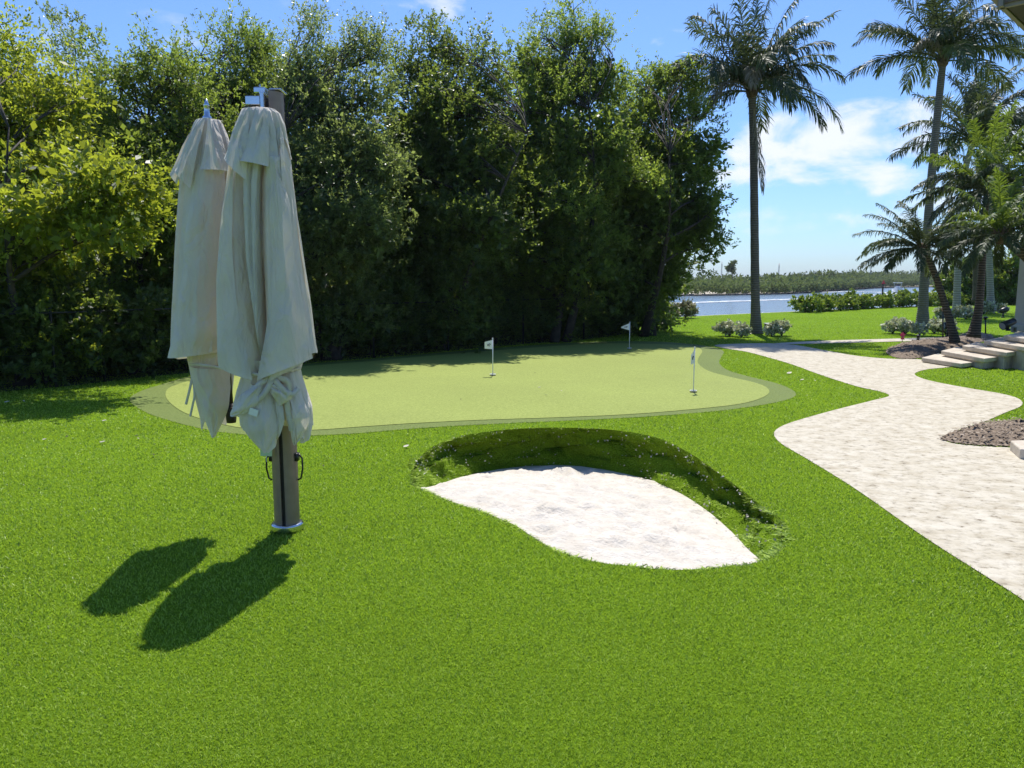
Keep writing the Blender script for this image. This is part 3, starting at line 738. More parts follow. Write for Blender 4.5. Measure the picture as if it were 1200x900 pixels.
palm('palm_tree', [(886,392),(885,340),(884,250),(883,170),(881,108)], 23.8, (10.6, 7.9),
     [(-1,.85,-.1,3.1,1.5),(-.75,1.2,.2,2.7,.7),(-.35,1.3,-.3,2.8,.6),(0,1.4,.2,2.8,.5),(.35,1.3,-.2,2.8,.5),(.8,1.1,.1,3.3,.45),(.6,.9,-.5,2.5,1.0),(1,.35,.1,3.3,1.55),(-.9,.15,.3,1.5,1.2),
      (-.7,.8,-.6,2.3,1.5),(.1,1.2,-.7,2.4,1.9),(.7,.9,.6,2.4,1.4),(-.6,.9,.7,2.4,1.3),(-.3,1.0,.8,2.4,1.4),(.3,1.1,.6,2.5,1.2),(-.15,1.0,-.9,2.2,1.6),(.45,.8,-.8,2.1,1.7),(-.5,1.3,0,2.6,.8),(.55,1.3,.2,2.7,.7),(-.85,.55,.4,2.0,1.5),(.8,.6,.5,2.0,1.6)],
     'tall single palm on the lawn left of the walk, with a ragged drooping crown', M['palm_grey'], M['frond'], .72,
     dry=[(.75,.75,-.4,1.9,1.7),(.10,-.9,-.15,2.9,.15),(-.2,.8,-.7,2.0,2.2),(-.7,.5,-.3,1.8,2.1)], nleaf=56, lw=.038, extra=(16, 2.3, 3.1))
palm('palm_tree', [(1081,386),(1083,330),(1089,240),(1096,160),(1105,72)], 26.5, (11, 7.3),
     [(-1,.75,-.1,2.9,.7),(-.8,1.0,.4,2.6,.9),(-.45,1.3,-.3,2.6,.8),(-.1,1.4,.3,2.7,.6),(.3,1.4,-.2,2.7,.7),(.7,1.1,.3,2.8,.9),(1,.7,0,3.0,.9),(1,.45,-.5,2.8,1.1),(.9,.15,.2,2.8,1.0),(.6,.8,-.7,2.3,1.4),(-.5,.9,-.7,2.2,1.5),(0,1.1,.9,2.3,1.2),(.2,1.1,-.8,2.2,1.5),(-.7,.5,.3,2.2,1.5),(.5,1.3,.5,2.6,.8),(-.65,1.2,.1,2.6,.7),(.8,.9,.6,2.5,1.0)],
     'very tall leaning palm with its crown cut by the top of the photo', M['palm_grey'], M['frond'], .72, dry=[(-.7,.8,-.5,2.0,1.5)], nleaf=56, lw=.040, flare=1.9, extra=(15, 2.3, 3.1))
palm('palm_tree', [(1121,372),(1122,330),(1126,260),(1130,205),(1141,165)], 34.5, (8, 6),
     [(-1,.5,-.1,3.6,.9),(-1,.12,.2,3.4,.7),(-.75,.9,.3,3.2,.7),(-.4,1.3,0,3.3,.6),(0,1.5,.2,3.5,.6),(.35,1.4,-.2,3.6,.7),(.7,1.2,.2,3.8,.8),(1,.9,0,3.8,.9),(1,.5,-.3,3.6,1.0),(1,.1,.2,3.2,1.0),(-.8,-.1,-.3,2.6,.9),(.2,.9,-.9,2.6,1.5),(.6,.7,-.8,2.8,1.4),(-.3,.8,-.8,2.6,1.5),(.9,-.2,-.2,2.6,.8),(.1,1.3,.5,3.3,.8),(.5,1.4,.4,3.5,.7)],
     'windswept palm with a grey trunk behind the cluster near the house', M['palm_pale'], M['frond'], .8, wind=(.35, 0, .15), nleaf=58, lw=.052, extra=(22, 2.6, 3.9))
palm('date_palm', [(1119,399.5),(1112,372),(1102,340),(1090,307),(1080,291)], 18.4, (8, 6.5),
     fan(34, 1.0, 1.5, -.25, 1.1, (-.1, 0), (.5, 1.0))+[(-1,.35,-.2,1.6,.9),(-1,.6,.1,1.6,.8),(-1,.05,-.3,1.4,.7),(-.8,.9,.2,1.5,.8),(1,.8,-.2,1.6,.9),(.9,1.1,.1,1.7,.9)],
     'small leaning date palm with a bent thin trunk on the mulch mound', M['palm_brown'], M['frond'], .26, nleaf=60, lw=.021, flare=1.5, boot=True, cat='palm')
palm('date_palm', [(1141,393),(1147,360),(1151,310),(1153,262),(1157,222)], 19.6, (9, 6.5),
     fan(46, 1.4, 2.1, -.5, 1.3, (0, 0), (.6, 1.2))+[(-1,.4,-.3,2.2,.8),(-1,.15,.1,2.2,.7),(-.9,.7,-.2,2.1,.8),(1,.5,-.2,2.2,.9)],
     'dark-trunked date palm with a lime green top, nearest the column', M['palm_brown'], M['frond_lime'], .32, nleaf=64, lw=.03)
palm('palm_tree', [(1161,364),(1160,320),(1158,270),(1162,225)], 38, (7.5, 6), fan(26, 2.4, 3.4, -.4, 1.3, (.1, 0), (.7, 1.5)),
     'pale-trunked palm right of the dark-trunked date palm', M['palm_pale'], M['frond'], .75, wind=(.2, 0, 0), nleaf=44, lw=.055)
palm('palm_tree', [(1144,352),(1143,318),(1145,282)], 40, (6, 5), fan(13, 1.6, 2.3, -.4, 1.1, (0, 0), (.9, 1.5)),
     'thin short palm behind the dark-trunked date palm', M['palm_brown'], M['frond'], .6, nleaf=36, lw=.05)
palm('date_palm', [(1262,372),(1232,326),(1202,299),(1174,276)], 16.8, (15, 11), fan(36, 1.1, 1.7, -.5, 1.3, (-.1, 0), (.7, 1.2)),
     'date palm whose trunk leans in from the right edge by the column', M['palm_brown'], M['frond_lime'], .26, nleaf=58, lw=.028)

# ------------------------------------------------------------------ shrubs and plants on the lawn
hl = [G(x, y) for x, y in ((926,365.5),(985,361.5),(1060,358.5),(1130,357),(1185,356))]
hedge_run('hedge', hl, -.8, 1.1, .64, 'bright yellow-green clusia hedge along the water behind the lawn', M['leaf_clusia'], 26, .17, .10)
def shrub(px, py, wpx, hpx, label, leaf, group, n=60, L=.12, W=.06, name='shrub', rad=.16, br=.5, cat='shrub', z0=0):
    b = G(px, py, z0); s = b[1]/F; r = wpx*s*.5; h = hpx*s
    t = thing(name, b, label, cat, group)
    lb = [((b[0]+RNG.normal(0, r*.25), b[1]+RNG.normal(0, r*.25), z0+h*.5), (r*RNG.uniform(.65, .9), r*.75, h*.5), br) for _ in range(3)]
    Pp, A, Nn, LL, WW, T, cl = foliage(lb, n, 6, 9, L, W, rad, .45, .8)
    Pp[:, 2] = np.maximum(Pp[:, 2], z0+.02)
    link('foliage', leaf_mesh('foliage', Pp, A, Nn, LL, WW, T), leaf, t)
    mb = MB()
    for c, cc in cl:
        for q in cc[:5]: mb.tube(bend((b[0], b[1], z0), q, .1, 3), [.014, .009, .004], 4, False)
    mb.build('stem', M['bark'], t, True); return t
G2 = 'shrubs at the water end of the tree belt'
shrub(764, 376, 28, 36, 'fresh green rounded bush at the dark end of the tree belt', M['leaf_clusia'], G2, 110, .14, .08)
shrub(782, 375, 22, 14, 'low tan variegated shrub between the green bush and the water', M['leaf_varieg_tan'], G2, 80, .11, .05)
shrub(803, 373, 24, 16, 'variegated shrub nearest the open water, end of the row', M['leaf_varieg_tan'], G2, 80, .11, .05)
shrub(768, 378, 18, 9, 'lowest pale plant in front of the green bush', M['leaf_varieg_tan'], G2, 50, .10, .045)
G3 = 'white variegated plants round the palm feet'
for px, py, w_, h_, la in ((855,394,17,11,'white variegated plant, left end of the bed under the single palm'),(869,395,14,9,'low pale plant touching the single palm on its left'),(904,394,12,10,'pale plant directly right of the single palm foot, under the black light'),(916,393.5,14,11,'white variegated plant, right end of the bed under the single palm'),
    (1046,391,18,11,'white flowering plant, left end of the bed under the very tall palm'),(1061,392,16,12,'white flowering plant touching the very tall palm on its left'),(1077,393.5,16,8,'low white plant in front of the very tall palm foot'),(1095,391,16,11,'white plant just right of the very tall palm foot'),(1109,392,16,12,'pale plant beside the bent trunk of the small date palm')):
    shrub(px, py, w_, h_, la, M['leaf_varieg'], G3, 80, .085, .07, 'bedding_plant', .10, .92, 'plant')
G4 = 'low plants under the far palms'
for px, py, w_, h_, la in ((1106,373.5,14,8,'low pale plant left of the windswept palm foot'),(1132,374,18,9,'low pale plant right of the windswept palm foot'),(1152,368,14,9,'white plant left of the pale-trunked palm foot'),(1170,367,12,7,'low plant right of the pale-trunked palm foot')):
    shrub(px, py, w_, h_, la, M['leaf_varieg'], G4, 50, .13, .09, 'bedding_plant', .16, .8, 'plant')
G5 = 'tall shrubs behind the far palms'
for px, py, w_, h_, la in ((1112,357,36,42,'tall lime green shrub left of the windswept palm trunk'),(1139,357,34,50,'tall lime green shrub between the two far palm trunks'),(1172,357,38,54,'tall lime green shrub beside the white column'),(1206,356,40,52,'tall green shrub half hidden by the white column')):
    shrub(px, py, w_, h_, la, M['leaf_clusia'], G5, 150, .22, .13, 'shrub', .35)

# ------------------------------------------------------------------ twin umbrella
def drape(rows, Y, hem, folds, yscale=.8, nth=300, nh=60, tilt=0, wr=.004, dirY=0):
    """cloth hung round an axis. rows: (py, left px, right px); hem(theta)->extra px below the last row;
    folds: (theta top, theta bottom, half width, depth top, depth bottom), degrees, 90 = facing us"""
    R = []
    for py, l, r in rows:
        a, b = P(l, py, Y), P(r, py, Y); R.append((py, a[2], (a[0]+b[0])/2, (b[0]-a[0])/2))
    R = np.array(R); py0, py1 = R[0, 0], R[-1, 0]
    th = np.linspace(0, 2*PI, nth, endpoint=False); deg = np.degrees(th)
    he = np.array([hem(q) for q in deg])
    V = []
    for j in range(nh+1):
        t = j/nh
        py = py0+(py1+he-py0)*t
        pz = np.interp(py, R[:, 0], R[:, 1])+np.where(py > py1, (py1-py)*Y/F*1.02, 0)
        cx = np.interp(py, R[:, 0], R[:, 2]); hw = np.interp(py, R[:, 0], R[:, 3])
        f = np.ones(nth)
        for ta, tb, w_, da, db in folds:
            c = ta+(tb-ta)*t; dlt = np.abs((deg-c+180) % 360-180)
            f -= (da+(db-da)*t)*np.clip(1-dlt/w_, 0, 1)
        f += wr*np.sin(deg*.21+t*9)+wr*np.sin(deg*.47-t*17)
        hd = hw*yscale
        V.append(np.c_[cx+hw*np.cos(th)*f, Y+dirY*t-hd*np.sin(th)*f, pz])
    V = np.concatenate(V)
    fs = []
    for j in range(nh):
        for i in range(nth): fs.append((j*nth+i, j*nth+(i+1) % nth, (j+1)*nth+(i+1) % nth, (j+1)*nth+i))
    return V, np.array(fs)
def zig(pts):
    xs = [p[0] for p in pts]; ys = [p[1] for p in pts]
    return lambda d: float(np.interp(d, xs, ys))
def cloth(name, V, fs, parent, cap=True):
    me = np_mesh(name, V, fs)
    o = link(name, me, M['canvas'], parent, True)
    return o
mast_b = G(336, 622)
um = thing('cantilever_umbrella', mast_b, 'closed beige twin umbrella hanging from one bronze mast on the turf', 'umbrella')
MX, MY = float(mast_b[0]), float(mast_b[1])+.02
mtop = float(P(320, 109, MY)[2])
mm = MB()
for s in (-1, 1):
    prof = []
    for k in range(17):
        a = -PI/2+PI*k/16
        prof.append((MX+s*(.012+.070*max(0, math.cos(a))), MY+.075*math.sin(a)))
    if s < 0: prof = prof[::-1]
    mm.prism(prof, .02, mtop-(.03 if s < 0 else 0))
mm.build('mast', M['bronze'], um, False, .003)
sl = MB(); sl.box((MX, MY, (.02+mtop-.06)/2), (.023, .11, mtop-.08)); sl.build('mast_slot', M['bronze_dark'], um)
cl_ = MB(); cl_.lathe((MX, MY, .004), [(.098, 0), (.105, .004), (.105, .042), (.098, .05), (.088, .052)], 32, sx=1, sy=.98); cl_.build('base_collar', M['chrome'], um, True, .002)
tc_ = MB(); tc_.box((MX-.045, MY, mtop+.004), (.07, .13, .035)); tc_.box((MX+.05, MY, mtop+.008), (.075, .135, .012)); tc_.build('mast_cap', M['chrome'], um, False, .006)
for s in (-1, 1):
    hd = MB(); x0 = MX+s*.085
    hd.box((x0, MY-.01, .50), (.02, .05, .05))
    hd.tube([(x0+s*.01, MY-.01, .52), (x0+s*.032, MY-.01, .49), (x0+s*.034, MY-.01, .42), (x0+s*.02, MY-.01, .355), (x0+s*.0, MY-.01, .345)], .006, 8)
    hd.build('handle', M['black_metal'], um, True)
ck = MB()
for s in (-1, 1): ck.box((MX+s*.025-.012, MY-.085, .80), (.008, .02, .11))
ck.tube([(MX-.012, MY-.09, .84), (MX-.012, MY-.10, .77), (MX-.012, MY-.10, .69)], .006, 8); ck.tube([(MX-.04, MY-.085, .775), (MX+.02, MY-.085, .775)], .006, 8)
ck.build('tilt_catch', M['chrome'], um, False, .002)
tg = MB(); c = P(312, 527, MY-.09); tg.box(c, (.075, .004, .085), 0, 0, .04); tg.build('hang_tag', M['paper_green'], um, False, .004)
tgs = MB(); tgs.tube([c+np.array([-.02, 0, .03]), c+np.array([-.01, 0, .08]), c+np.array([.03, .02, .16])], .002, 5); tgs.tube([c+np.array([.0, 0, -.04]), c+np.array([-.002, 0, -.08])], .002, 5); tgs.build('tag_string', M['white_paint'], um)

# side canopy (left, a little farther) and its pole
YL, YR = 5.06, 4.70
pa, pb = P(243, 137, YL), P(271, 490, YL)
pl = MB(); pl.tube([pa, pb], .021, 12); pl.build('canopy_pole', M['bronze_dark'], um, True)
kn_ = MB(); kn_.lathe(pb+np.array([0, 0, -.03]), [(.03, 0), (.034, .03), (.034, .10), (.022, .13)], 14); kn_.tube([pb+np.array([.0, -.02, .07]), pb+np.array([.05, -.05, .06])], [.012, .02], 10); kn_.build('crank_hub', M['bronze_dark'], um, True)
f_ = MB(); f_.lathe(P(243, 141, YL), [(.030, 0), (.028, .02), (.018, .03), (.016, .085), (.020, .09), (.012, .105), (.006, .13)], 14); f_.build('finial', M['chrome'], um, True)
pr = MB(); pr.tube([P(303, 128, YR), P(317, 505, YR+.02)], .021, 12); pr.build('canopy_pole', M['bronze_dark'], um, True)
# chrome hinge head over the right canopy, arm back to the mast
hh = MB(); q = P(300, 119, YR+.03)
hh.box(q+np.array([-.01, 0, .0]), (.085, .07, .05)); hh.tube([q+np.array([.045, -.03, -.05]), q+np.array([.045, -.03, .045])], .012, 10); hh.box(q+np.array([.045, 0, .045]), (.03, .07, .018))
hh.build('hinge_head', M['chrome'], um, False, .006)
ar = MB(); ar.box((MX-.045, (MY+YR)/2+.02, q[2]-.005), (.05, abs(MY-YR)-.02, .06)); ar.box(q+np.array([-.035, .05, -.045]), (.05, .05, .07)); ar.build('arm', M['bronze'], um, False, .006)
cross = MB(); cross.tube([(MX-.02, MY+.0, P(320, 250, MY)[2]), tuple(P(250, 250, YL))], .028, 10); cross.build('arm', M['bronze'], um, True)

# left canopy
Vv, fs = drape([(150,230,258),(170,222,264),(200,213,270),(235,210,275),(300,206,280),(360,203,283),(414,201,282)], YL,
               zig([(0,-6),(40,-7),(60,-5),(90,-1),(130,1),(165,3),(180,4),(200,8),(300,0),(360,-6)]),
               [(66,52,12,.30,.34),(128,146,8,.26,.0),(150,164,7,.16,.12),(215,215,14,.35,.3),(255,255,16,.4,.3),(300,300,14,.3,.3),(340,342,12,.3,.25),(25,22,16,.35,.3)], .74)
c1 = cloth('canopy', Vv, fs, um)
Vv, fs = drape([(139,241,246),(141,230,258),(146,227,261),(158,223,266),(172,218,270),(188,213,274),(200,209,277)], YL,
               zig([(0,2),(25,0),(48,6),(62,2),(75,-2),(92,4),(104,20),(122,4),(140,-1),(158,4),(172,2),(185,18),(200,4),(230,12),(260,0),(290,14),(330,0),(360,2)]),
               [(62,56,12,.10,.30),(92,96,11,.10,.34),(84,74,7,.06,.22),(125,118,9,.10,.22),(150,158,10,.10,.25),(28,26,10,.1,.25),(215,215,14,.1,.3),(255,255,14,.1,.3),(300,300,14,.1,.3),(338,338,10,.1,.3)], .78)
cloth('vent_flap', Vv, fs, c1)
Vv, fs = drape([(404,220,284),(420,220,278),(433,223,274),(448,226,273),(470,230,271),(490,235,270)], YL+.02,
               zig([(0,-25),(30,-30),(50,-10),(78,2),(96,20),(115,6),(138,-6),(150,14),(162,-4),(180,-12),(240,0),(300,10),(360,-25)]),
               [(55,60,14,.2,.35),(118,112,12,.15,.30),(148,142,9,.15,.3),(25,20,14,.3,.4),(220,220,20,.2,.4),(280,280,20,.2,.4),(330,330,14,.2,.4)], .62, nh=40)
cloth('lower_hem', Vv, fs, c1)
# right canopy
Vv, fs = drape([(150,284,332),(185,278,340),(215,270,343),(250,267,347),(300,265,353),(360,264,362),(413,262,371)], YR,
               zig([(0,0),(20,0),(30,8),(55,17),(78,28),(85,30),(88,14),(96,14),(100,26),(118,20),(145,12),(170,7),(185,4),(230,10),(300,0),(360,0)]),
               [(126,100,11,.80,.92),(72,86,9,.78,.92),(98,92,4,.16,.10),(50,60,5,.30,.0),(36,27,4,.22,.12),(152,158,8,.22,.0),(215,215,14,.3,.3),(255,255,16,.35,.35),(300,300,14,.3,.3),(340,340,10,.25,.25),(178,182,8,.18,.16)], .82)
c2 = cloth('canopy', Vv, fs, um)
Vv, fs = drape([(126,303,307),(128,288,322),(133,285,328),(145,283,333),(160,281,336),(175,277,339),(186,274,341)], YR-.005,
               zig([(0,0),(14,-24),(26,-22),(38,6),(52,14),(64,12),(74,5),(92,7),(97,2),(104,26),(112,30),(122,14),(150,6),(168,2),(180,0),(230,12),(260,0),(290,14),(330,0),(360,0)]),
               [(98,101,8,.12,.40),(80,70,7,.10,.22),(120,128,9,.10,.22),(40,32,9,.10,.34),(108,112,5,.08,.2),(150,152,9,.1,.2),(20,18,7,.1,.2),(215,215,14,.1,.3),(255,255,14,.1,.3),(300,300,14,.1,.3),(338,338,10,.1,.3)], .86)
cloth('vent_flap', Vv, fs, c2)
Vv, fs = drape([(420,284,356),(433,286,352),(440,284,353),(456,279,358),(476,274,365),(492,276,366)], YR,
               zig([(0,6),(20,26),(36,14),(48,-2),(60,-6),(74,24),(86,32),(98,16),(110,-2),(124,8),(140,-4),(158,-16),(180,-20),(240,6),(300,14),(360,6)]),
               [(54,52,8,.15,.55),(106,116,6,.12,.40),(76,72,4,.1,.25),(145,140,7,.12,.2),(24,22,6,.1,.25),(220,220,20,.2,.4),(280,280,20,.2,.4),(330,330,14,.2,.4)], .80, nh=40)
lh = cloth('lower_hem', Vv, fs, c2)
def panel(name, rows, Y, bulge, parent, lift=0.0, nu=30, nv=14, curl=(0, 0)):
    """one loose fold of cloth: rows of (left, right[, extra depth]) points, bulging towards us, edges rolled back"""
    Lr = crom([P(*r[0], Y) for r in rows], nv, False); Rr = crom([P(*r[1], Y) for r in rows], nv, False)
    dz = np.interp(np.linspace(0, len(rows)-1, len(Lr)), range(len(rows)), [r[2] if len(r) > 2 else 0 for r in rows])
    V = []; nj = len(Lr); cre = [(RNG.uniform(0, 1), RNG.uniform(.1, .9), RNG.uniform(-.9, .9), RNG.uniform(.08, .16), RNG.choice([-1, 1])*RNG.uniform(.006, .016)) for _ in range(9)]
    for j in range(len(Lr)):
        for i in range(nu+1):
            u_ = i/nu; q = Lr[j]*(1-u_)+Rr[j]*u_
            w_ = np.linalg.norm(Rr[j]-Lr[j])
            off = -bulge*w_*math.sin(PI*u_)-lift-dz[j]+curl[0]*w_*max(0, 1-u_*3)**2+curl[1]*w_*max(0, u_*3-2)**2
            off += .004*math.sin(u_*5+j*.35)
            for ca, cb, cs, cw, ch in cre: off += ch*max(0, 1-abs((u_-ca)+cs*(j/nj-cb))/cw)*min(1, 3*u_, 3-3*u_)*max(0, 1-2.2*abs(j/nj-cb))
            V.append(q+np.array([0, off, 0]))
    fs = np.array([(j*(nu+1)+i, j*(nu+1)+i+1, (j+1)*(nu+1)+i+1, (j+1)*(nu+1)+i) for j in range(len(Lr)-1) for i in range(nu)])
    return cloth(name, np.array(V), fs, parent)
# loose folds: right canopy body, flap and hem
panel('fold', [((277,188),(284,188),-.01),((275,208),(283,208),0),((270,250),(284,252),.03),((265,310),(286,310),.05),((263,370),(294,375),.06),((262,420),(308,441),.06)], YR, .22, c2, .14, curl=(.5, .05))
panel('fold', [((317,186),(335,188),-.01),((321,208),(338,212),0),((324,250),(346,250),.02),((328,310),(352,308),.04),((324,375),(362,368),.06),((313,441),(369,419),.07)], YR, .20, c2, .135, curl=(.05, .5))
panel('fold', [((295,215),(310,215),0),((297,260),(315,262),.0),((299,320),(316,322),.0),((302,380),(314,382),.01),((303,424),(311,432),.02)], YR, .35, c2, .045, curl=(.2, .3))
panel('fold', [((340,226),(344,226),0),((349,300),(356,300),.0),((358,360),(365,360),.0),((363,410),(372,414),.0)], YR, .3, c2, .0)
panel('flap_fold', [((287,130),(299,129),-.06),((280,158),(300,160),.0),((272,189),(300,216),.045)], YR, .15, c2, .13, curl=(.25, 0))
panel('flap_fold', [((305,129),(319,131),-.06),((301,160),(323,162),.0),((293,194),(325,200),.05)], YR, .14, c2, .145, curl=(.1, .15))
panel('flap_fold', [((323,136),(329,141),-.05),((329,165),(337,172),.0),((330,188),(341,226),.02)], YR, .2, c2, .07)
# left canopy
panel('flap_fold', [((236,142),(247,141),-.06),((226,172),(243,175),.0),((215,201),(236,225),.035)], YL, .14, c1, .135, curl=(.3, -.05))
panel('flap_fold', [((249,141),(258,144),-.05),((250,172),(268,170),.0),((247,203),(278,204),.04)], YL, .14, c1, .125, curl=(-.05, .35))
panel('flap_fold', [((230,143),(235,142),-.05),((219,172),(225,172),.0),((206,206),(214,218),.03)], YL, .14, c1, .06)
panel('fold', [((232,196),(266,194),-.02),((229,222),(269,218),0),((222,265),(270,265),.02),((216,330),(268,330),.03),((210,380),(268,380),.04),((202,418),(263,411),.045)], YL, .12, c1, .13, curl=(.30, .25))
panel('hem_fold', [((224,428),(270,431),0),((231,455),(271,458),.0),((242,482),(269,482),.01),((254,510),(258,509),.01)], YL, .2, c1, .085, curl=(.2, .3))
panel('hem_fold', [((303,446),(326,450),0),((296,470),(334,472),.02),((297,497),(338,496),.03),((321,523),(324,522),.03)], YR, .16, c2, .17, curl=(.15, .25))
panel('hem_fold', [((334,437),(353,433),0),((338,460),(360,462),.02),((343,480),(368,486),.03),((347,503),(360,507),.02),((351,517),(353,516),.02)], YR, .2, c2, .11, curl=(.1, .3))
panel('hem_fold', [((314,446),(320,446),0),((296,456),(318,462),.02),((285,474),(308,474),.02),((284,480),(291,481),.02)], YR, .25, c2, .20, curl=(.2, 0))
panel('hem_fold', [((322,446),(332,443),0),((330,456),(352,452),.02),((338,470),(352,462),.0)], YR, .25, c2, .185)
def strap(pts, w, name='strap', parent=um):
    pts = [np.array(p) for p in crom(pts, 6, False)]; vs = []; fs_ = []
    for i, p_ in enumerate(pts):
        d_ = unit(pts[min(i+1, len(pts)-1)]-pts[max(i-1, 0)]); v_ = np.array([0, -1., 0]); s_ = unit(np.cross(d_, v_))*w/2
        o_ = np.array([0, -.0025, 0])
        vs += [p_-s_, p_+s_, p_+s_+o_, p_-s_+o_]
    for i in range(len(pts)-1):
        for k in range(4): fs_.append((i*4+k, i*4+(k+1) % 4, (i+1)*4+(k+1) % 4, (i+1)*4+k))
    b_ = MB(); b_.add(vs, fs_); return b_.build(name, M['canvas'], parent, True)
yf = YR-.17
strap([P(222,427,YL-.10), P(240,428,YL-.19), P(262,432,YL-.2), P(290,437,YR-.14), P(317,441,yf-.02)], .018, parent=c1)
strap([P(283,436,YR-.03), P(300,438,YR-.13), P(318,440,yf-.015), P(340,434,YR-.14), P(353,432,YR-.02)], .016, parent=c2)
for pts in ([P(318,440,yf-.02), P(302,452,yf-.04), P(288,468,yf-.05), P(291,478,yf-.03)], [P(318,440,yf-.02), P(328,452,yf-.05), P(340,462,yf-.04), P(350,455,yf+.0)],
            [P(320,441,yf-.03), P(312,458,yf-.05), P(300,470,yf-.05), P(288,474,yf-.03)], [P(318,440,yf-.02), P(338,448,yf-.04), P(336,470,yf-.02), P(342,505,yf+.02)]):
    strap(pts, .032, 'tie_bow', c2)
kb = MB(); kb.lathe(P(318, 443, yf-.03), [(.012, 0), (.022, .012), (.022, .024), (.010, .034)], 10); kb.build('knot', M['canvas'], c2, True)
strap([P(226,440,YL-.03), P(222,458,YL-.05), P(218,474,YL-.04)], .016, 'tie_tail', c1); strap([P(226,440,YL-.03), P(228,462,YL-.05), P(226,474,YL-.05), P(223,488,YL-.05)], .014, 'tie_tail', c1)
cb = MB(); cb.box(P(297, 483, YR-.235), (.052, .003, .042), 0, .1, .35); cb.build('care_label', M['white_paint'], c2)

# ------------------------------------------------------------------ flags on the green
def flag(px, py, ph, cloth_px, label, droop=False):
    b = G(px, py, .009); s = b[1]/F*1.0; h = ph*s
    t = thing('golf_flag', b, label, 'golf flag', 'flags on the putting green')
    p_ = MB(); p_.tube([b, b+np.array([0, 0, h])], .0085, 8); p_.lathe(b+np.array([0, 0, h]), [(.006, 0), (.013, .01), (.006, .024)], 8); p_.build('pole', M['white_paint'], t, True)
    k = MB(); k.lathe(b+np.array([0, 0, .0]), [(.055, 0), (.055, .004), (.052, .005)], 20); k.build('cup', M['hole'], t)
    k = MB(); k.tube([b+np.array([.05*math.cos(a), .05*math.sin(a), .02+.004]) for a in np.linspace(0, 2*PI, 17)], .005, 6, False); k.tube([b+np.array([-.05, 0, .024]), b+np.array([.05, 0, .024])], .004, 6); k.build('cup_rim', M['white_paint'], t, True)
    dx, dep, hh0, hh1 = cloth_px
    V = []; nx, nz = 14, 8
    for i in range(nx+1):
        u_ = i/nx; hh = (hh0+(hh1-hh0)*u_)*s
        for j in range(nz+1):
            v_ = j/nz
            wv = .012*math.sin(u_*7+v_*1.5)*u_
            z_ = h-.012-(hh0*s-hh)*.5-hh*v_-(u_*.08*hh0*s)*(3 if droop else 1)
            V.append(b+np.array([dx*s*u_, dep*s*u_+wv, z_]))
    fs_ = np.array([(i*(nz+1)+j, (i+1)*(nz+1)+j, (i+1)*(nz+1)+j+1, i*(nz+1)+j+1) for i in range(nx) for j in range(nz)])
    cl0 = link('flag', np_mesh('flag', np.array(V)-np.array([.0, 0, 0]), fs_), M['white_paint'], t, True)
    # small dark crest printed on the cloth (both curves sit 2 mm proud of it)
    em = MB(); Vg = np.array(V).reshape(nx+1, nz+1, 3)
    pth = [(4,4),(5,3),(6,3),(7,4),(6,5),(5,5)] if not droop else [(4,4),(6,3),(8,4),(7,5)]
    em.tube([Vg[i, j]+np.array([0, -.005, 0]) for i, j in pth], .006, 5); em.tube([Vg[i, j]+np.array([0, -.005, 0]) for i, j in ((8,3),(9,4),(8,5))], .005, 5)
    em.build('emblem', M['ink'], cl0, True)
flag(577.5, 440, 43, (-9.5, -2, 11, 8), 'white square flag on the left side of the green, blown to the left')
flag(737.5, 409, 31, (-10, -1, 8.5, 1.5), 'white pointed pennant at the back of the green beside the dark hedge')
flag(812.5, 459.5, 52, (-5.5, -7, 16, 12), 'white flag hanging nearly edge-on at the right side of the green', True)

# ------------------------------------------------------------------ steps, house corner, garden lights
st_px = [((1080,419),(1127,426),(1152,423)),((1103,411),(1154,420),(1179,417)),((1128,405),(1180,413),(1204,410)),((1153,399),(1204,407),(1232,404)),((1176,393),(1232,401),(1262,398))]
for i, ((lx, ly), (nx_, ny), (rx, ry)) in enumerate(st_px):
    z = .10+.115*i
    Lp, Np, Rp = G(lx, ly, z), G(nx_, ny, z), G(rx, ry, z); Bp = Lp+Rp-Np+np.array([.15, .45, 0])
    b_ = MB(); b_.prism([Np, Rp, Bp, Lp], z-.08, z)
    o_ = b_.build('stone_step', M['stone'], None, False, .01)
    tag(o_, ['lowest stone step, at the end of the path', 'second stone step from the path', 'third stone step, half way up to the house', 'fourth stone step, next below the top', 'topmost stone step beside the big black spotlight'][i], 'step', 'stone steps rising to the house')
    b2 = MB(); b2.prism([Np+(Bp-Np)*.06, Rp+(Lp-Rp)*.06, Bp+(Np-Bp)*.02, Lp+(Rp-Lp)*.06], -.02, z-.083)
    b2.build('riser', M['stone'], o_)
s_ = MB(); c3 = gp([(1184,516),(1196,526),(1260,533),(1330,528),(1260,514)], .10)
s_.prism([(p_[0], p_[1]) for p_ in c3], .0, .10); tag(s_.build('stone_step', M['stone'], None, False, .012), 'single stone slab at the right edge beside the near mulch bed', 'step', 'stone steps rising to the house')
tz = .62
hs = thing('house', (12.2, 17.6, 0), 'white house corner with a column and a dark roof overhang', 'house')
a_ = P(1188, 391, 17.3)+np.array([.45, 0, 0])
c_ = MB(); c_.box((a_[0]+.36, 17.66, 1.95), (.72, .72, 2.9)); c_.box((a_[0]+.36, 17.66, .56), (.82, .82, .16)); c_.build('column', M['stucco'], hs, False, .02)
t_ = MB(); t_.prism([(a_[0]-.25, 17.0), (a_[0]+8, 15.0), (a_[0]+9, 24), (a_[0]+1.0, 19.5)], 0, .50); t_.build('terrace', M['stone'], hs)
ec = P(1171, 2, 9.2); ex = np.array([.7071, .7071, 0]); ey = np.array([.7071, -.7071, 0])
rf = MB()
